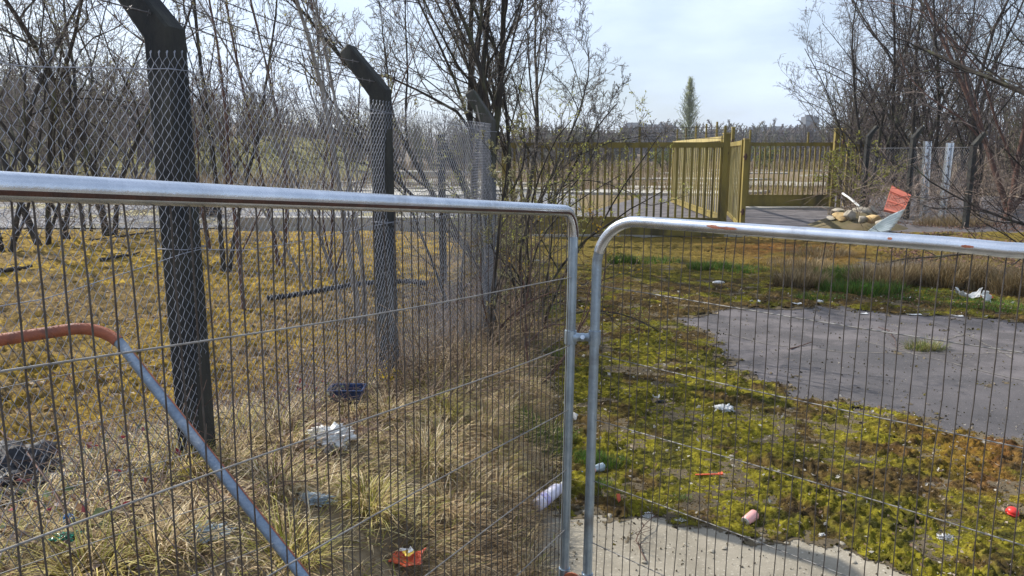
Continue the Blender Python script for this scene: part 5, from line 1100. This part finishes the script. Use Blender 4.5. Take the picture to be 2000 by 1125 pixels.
# black corrugated hose
q = [P(x_, y_, Yd) for x_, y_, Yd in ((522, 582, 9.3), (560, 578, 9.35), (620, 568, 9.5), (680, 557, 9.7), (740, 550, 9.9), (800, 549, 10.0), (835, 553, 9.9))]
q = [p * 1.0 for p in q]; 
for p in q: p[2] = max(h1(p[0], p[1]) + .03, p[2])
q = np.array(q); d = np.cumsum(np.r_[0, np.linalg.norm(np.diff(q, axis=0), axis=1)]); s = np.linspace(0, d[-1], 190); path = np.stack([np.interp(s, d, q[:, k]) for k in range(3)], 1)
b = MB(); b.tube(path, .034 + .006 * np.sign(np.sin(np.arange(190) * math.pi / 2 + .5)), 14); tag(b.build('corrugated_hose', M['black'], origin=q[0]), 'black corrugated drain hose lying across the golden moss', 'hose')
def stick(name, pts_, r_, m, lab, cat='stick', sides=6, twigs=0, seed=0, group=None):
    q = np.array(pts_); d = np.cumsum(np.r_[0, np.linalg.norm(np.diff(q, axis=0), axis=1)]); s = np.linspace(0, d[-1], 14); rg = np.random.default_rng(seed)
    path = np.stack([np.interp(s, d, q[:, k]) for k in range(3)], 1) + rg.normal(size=(14, 3)) * r_ * .5; b = MB(); b.tube(path, np.linspace(r_, r_ * .5, 14), sides)
    if twigs:
        ii = rg.integers(2, 13, twigs); dd = rg.normal(size=(twigs, 3)); dd[:, 2] = np.abs(dd[:, 2]) * .5; pts, rd = shoot(rg, path[ii], dd, rg.uniform(.03, .12, twigs), np.full(twigs, r_ * .5), np.full(twigs, r_ * .3), 5, .3, 0); b.strands(pts, rd, 3)
    return tag(b.build(name, M[m], origin=q[0]), lab, cat, group)
stick('fallen_branch', [gp(-10, 536, .05), gp(30, 533, .08), gp(62, 528, .05)], .05, 'bark', 'dark fallen branch on the moss at the left edge', 'branch')
stick('fallen_branch', [gp(195, 512, .04), gp(232, 506, .06), gp(272, 499, .04)], .035, 'bark', 'thin fallen branch on golden moss left of the nearest post', 'branch')
stick('fallen_branch', [gp(180, 474, .05), gp(260, 462, .06), gp(330, 452, .05)], .03, 'bark', 'long fallen branch before the trunks left of the nearest post', 'branch')
stick('dry_stick', [gp(1543, 683, .01), gp(1556, 679, .01), gp(1584, 672, .02)], .008, 'barkred', 'bent brown stick lying on the bare asphalt')
stick('dead_weed', [gp(1262, 1100, .01), gp(1240, 1060, .03), gp(1262, 1035, .05), gp(1283, 1015, .04), (gp(1250, 1008, .02))], .0035, 'barkred', 'dry wiry dead weed sprawling on the concrete', 'weed', twigs=34, seed=4)
stick('dead_weed', [gp(1715, 640, .01), gp(1735, 650, .03), gp(1748, 668, .03), gp(1752, 690, .01)], .004, 'barkred', 'dry curled weed on the asphalt left of the grass tuft', 'weed', twigs=26, seed=5)
stick('bare_cane', [gp(0, 905, .25), gp(60, 960, .20), gp(110, 1010, .12), gp(160, 1090, .05)], .0055, 'barkred', 'red brown bramble cane slanting down at the lower left', 'cane')
stick('dry_stick', [gp(1100, 700, .25), gp(1060, 745, .3), gp(1000, 830, .2)], .003, 'barkpale', 'pale curved stalk over the verge behind the left panel')
# isolated tufts on the paving
for px, py, rad, n, L, lab in ((1806, 682, .22, 520, .16, 'flattened green and straw grass tuft growing from the asphalt crack'), (1348, 655, .1, 60, .05, None)):
    if lab is None: continue
    b = MB(); r = np.random.default_rng(500); g_ = gp(px, py); clump(g_[0], g_[1], rad, n, L, np.array([[.12, .17, .035], [.36, .30, .14], [.2, .22, .06]]), .006, .5, 1.3)
    tag(b.build('grass_tuft', M['grass'], origin=g_), lab, 'grass tuft')
b = MB(); r = np.random.default_rng(501); a = gp(752, 760, .0); n = 26; pts, rd = shoot(r, np.repeat(a[None], n, 0) + r.normal(size=(n, 3)) * [.04, .04, 0], np.stack([r.normal(size=n) * .3, r.normal(size=n) * .3, np.ones(n)], 1), r.uniform(.08, .2, n), np.full(n, .002), np.full(n, .0015), 5, .1, 0)
root = thing('yellow_flowers', a, 'clump of yellow flowers at the foot of the second post', 'flowers'); b.strands(pts, rd, 3, np.tile([[.1, .16, .03]], (n, 1))); b.build('stems', M['twig'], root)
b = MB(); p = np.repeat(pts[:, -1], 6, 0) + r.normal(size=(n * 6, 3)) * .012; b.cards(p, r.uniform(.008, .016, n * 6), r, np.array([.75, .55, .02]), .8); b.build('petals', M['leaf'], root)
# stones half sunk in the moss
for i in range(46):
    px, py = r.uniform(1180, 1990), r.uniform(790, 1110); g_ = gp(px, py); s = r.uniform(.010, .03)
    rock('stone', g_ + [0, 0, s * .3], (s, s * r.uniform(.6, 1), s * .5), 'stone', 'small grey stone half sunk in the moss of the near yard', 'stone', 600 + i, 'small stones in the near moss', sub=2)
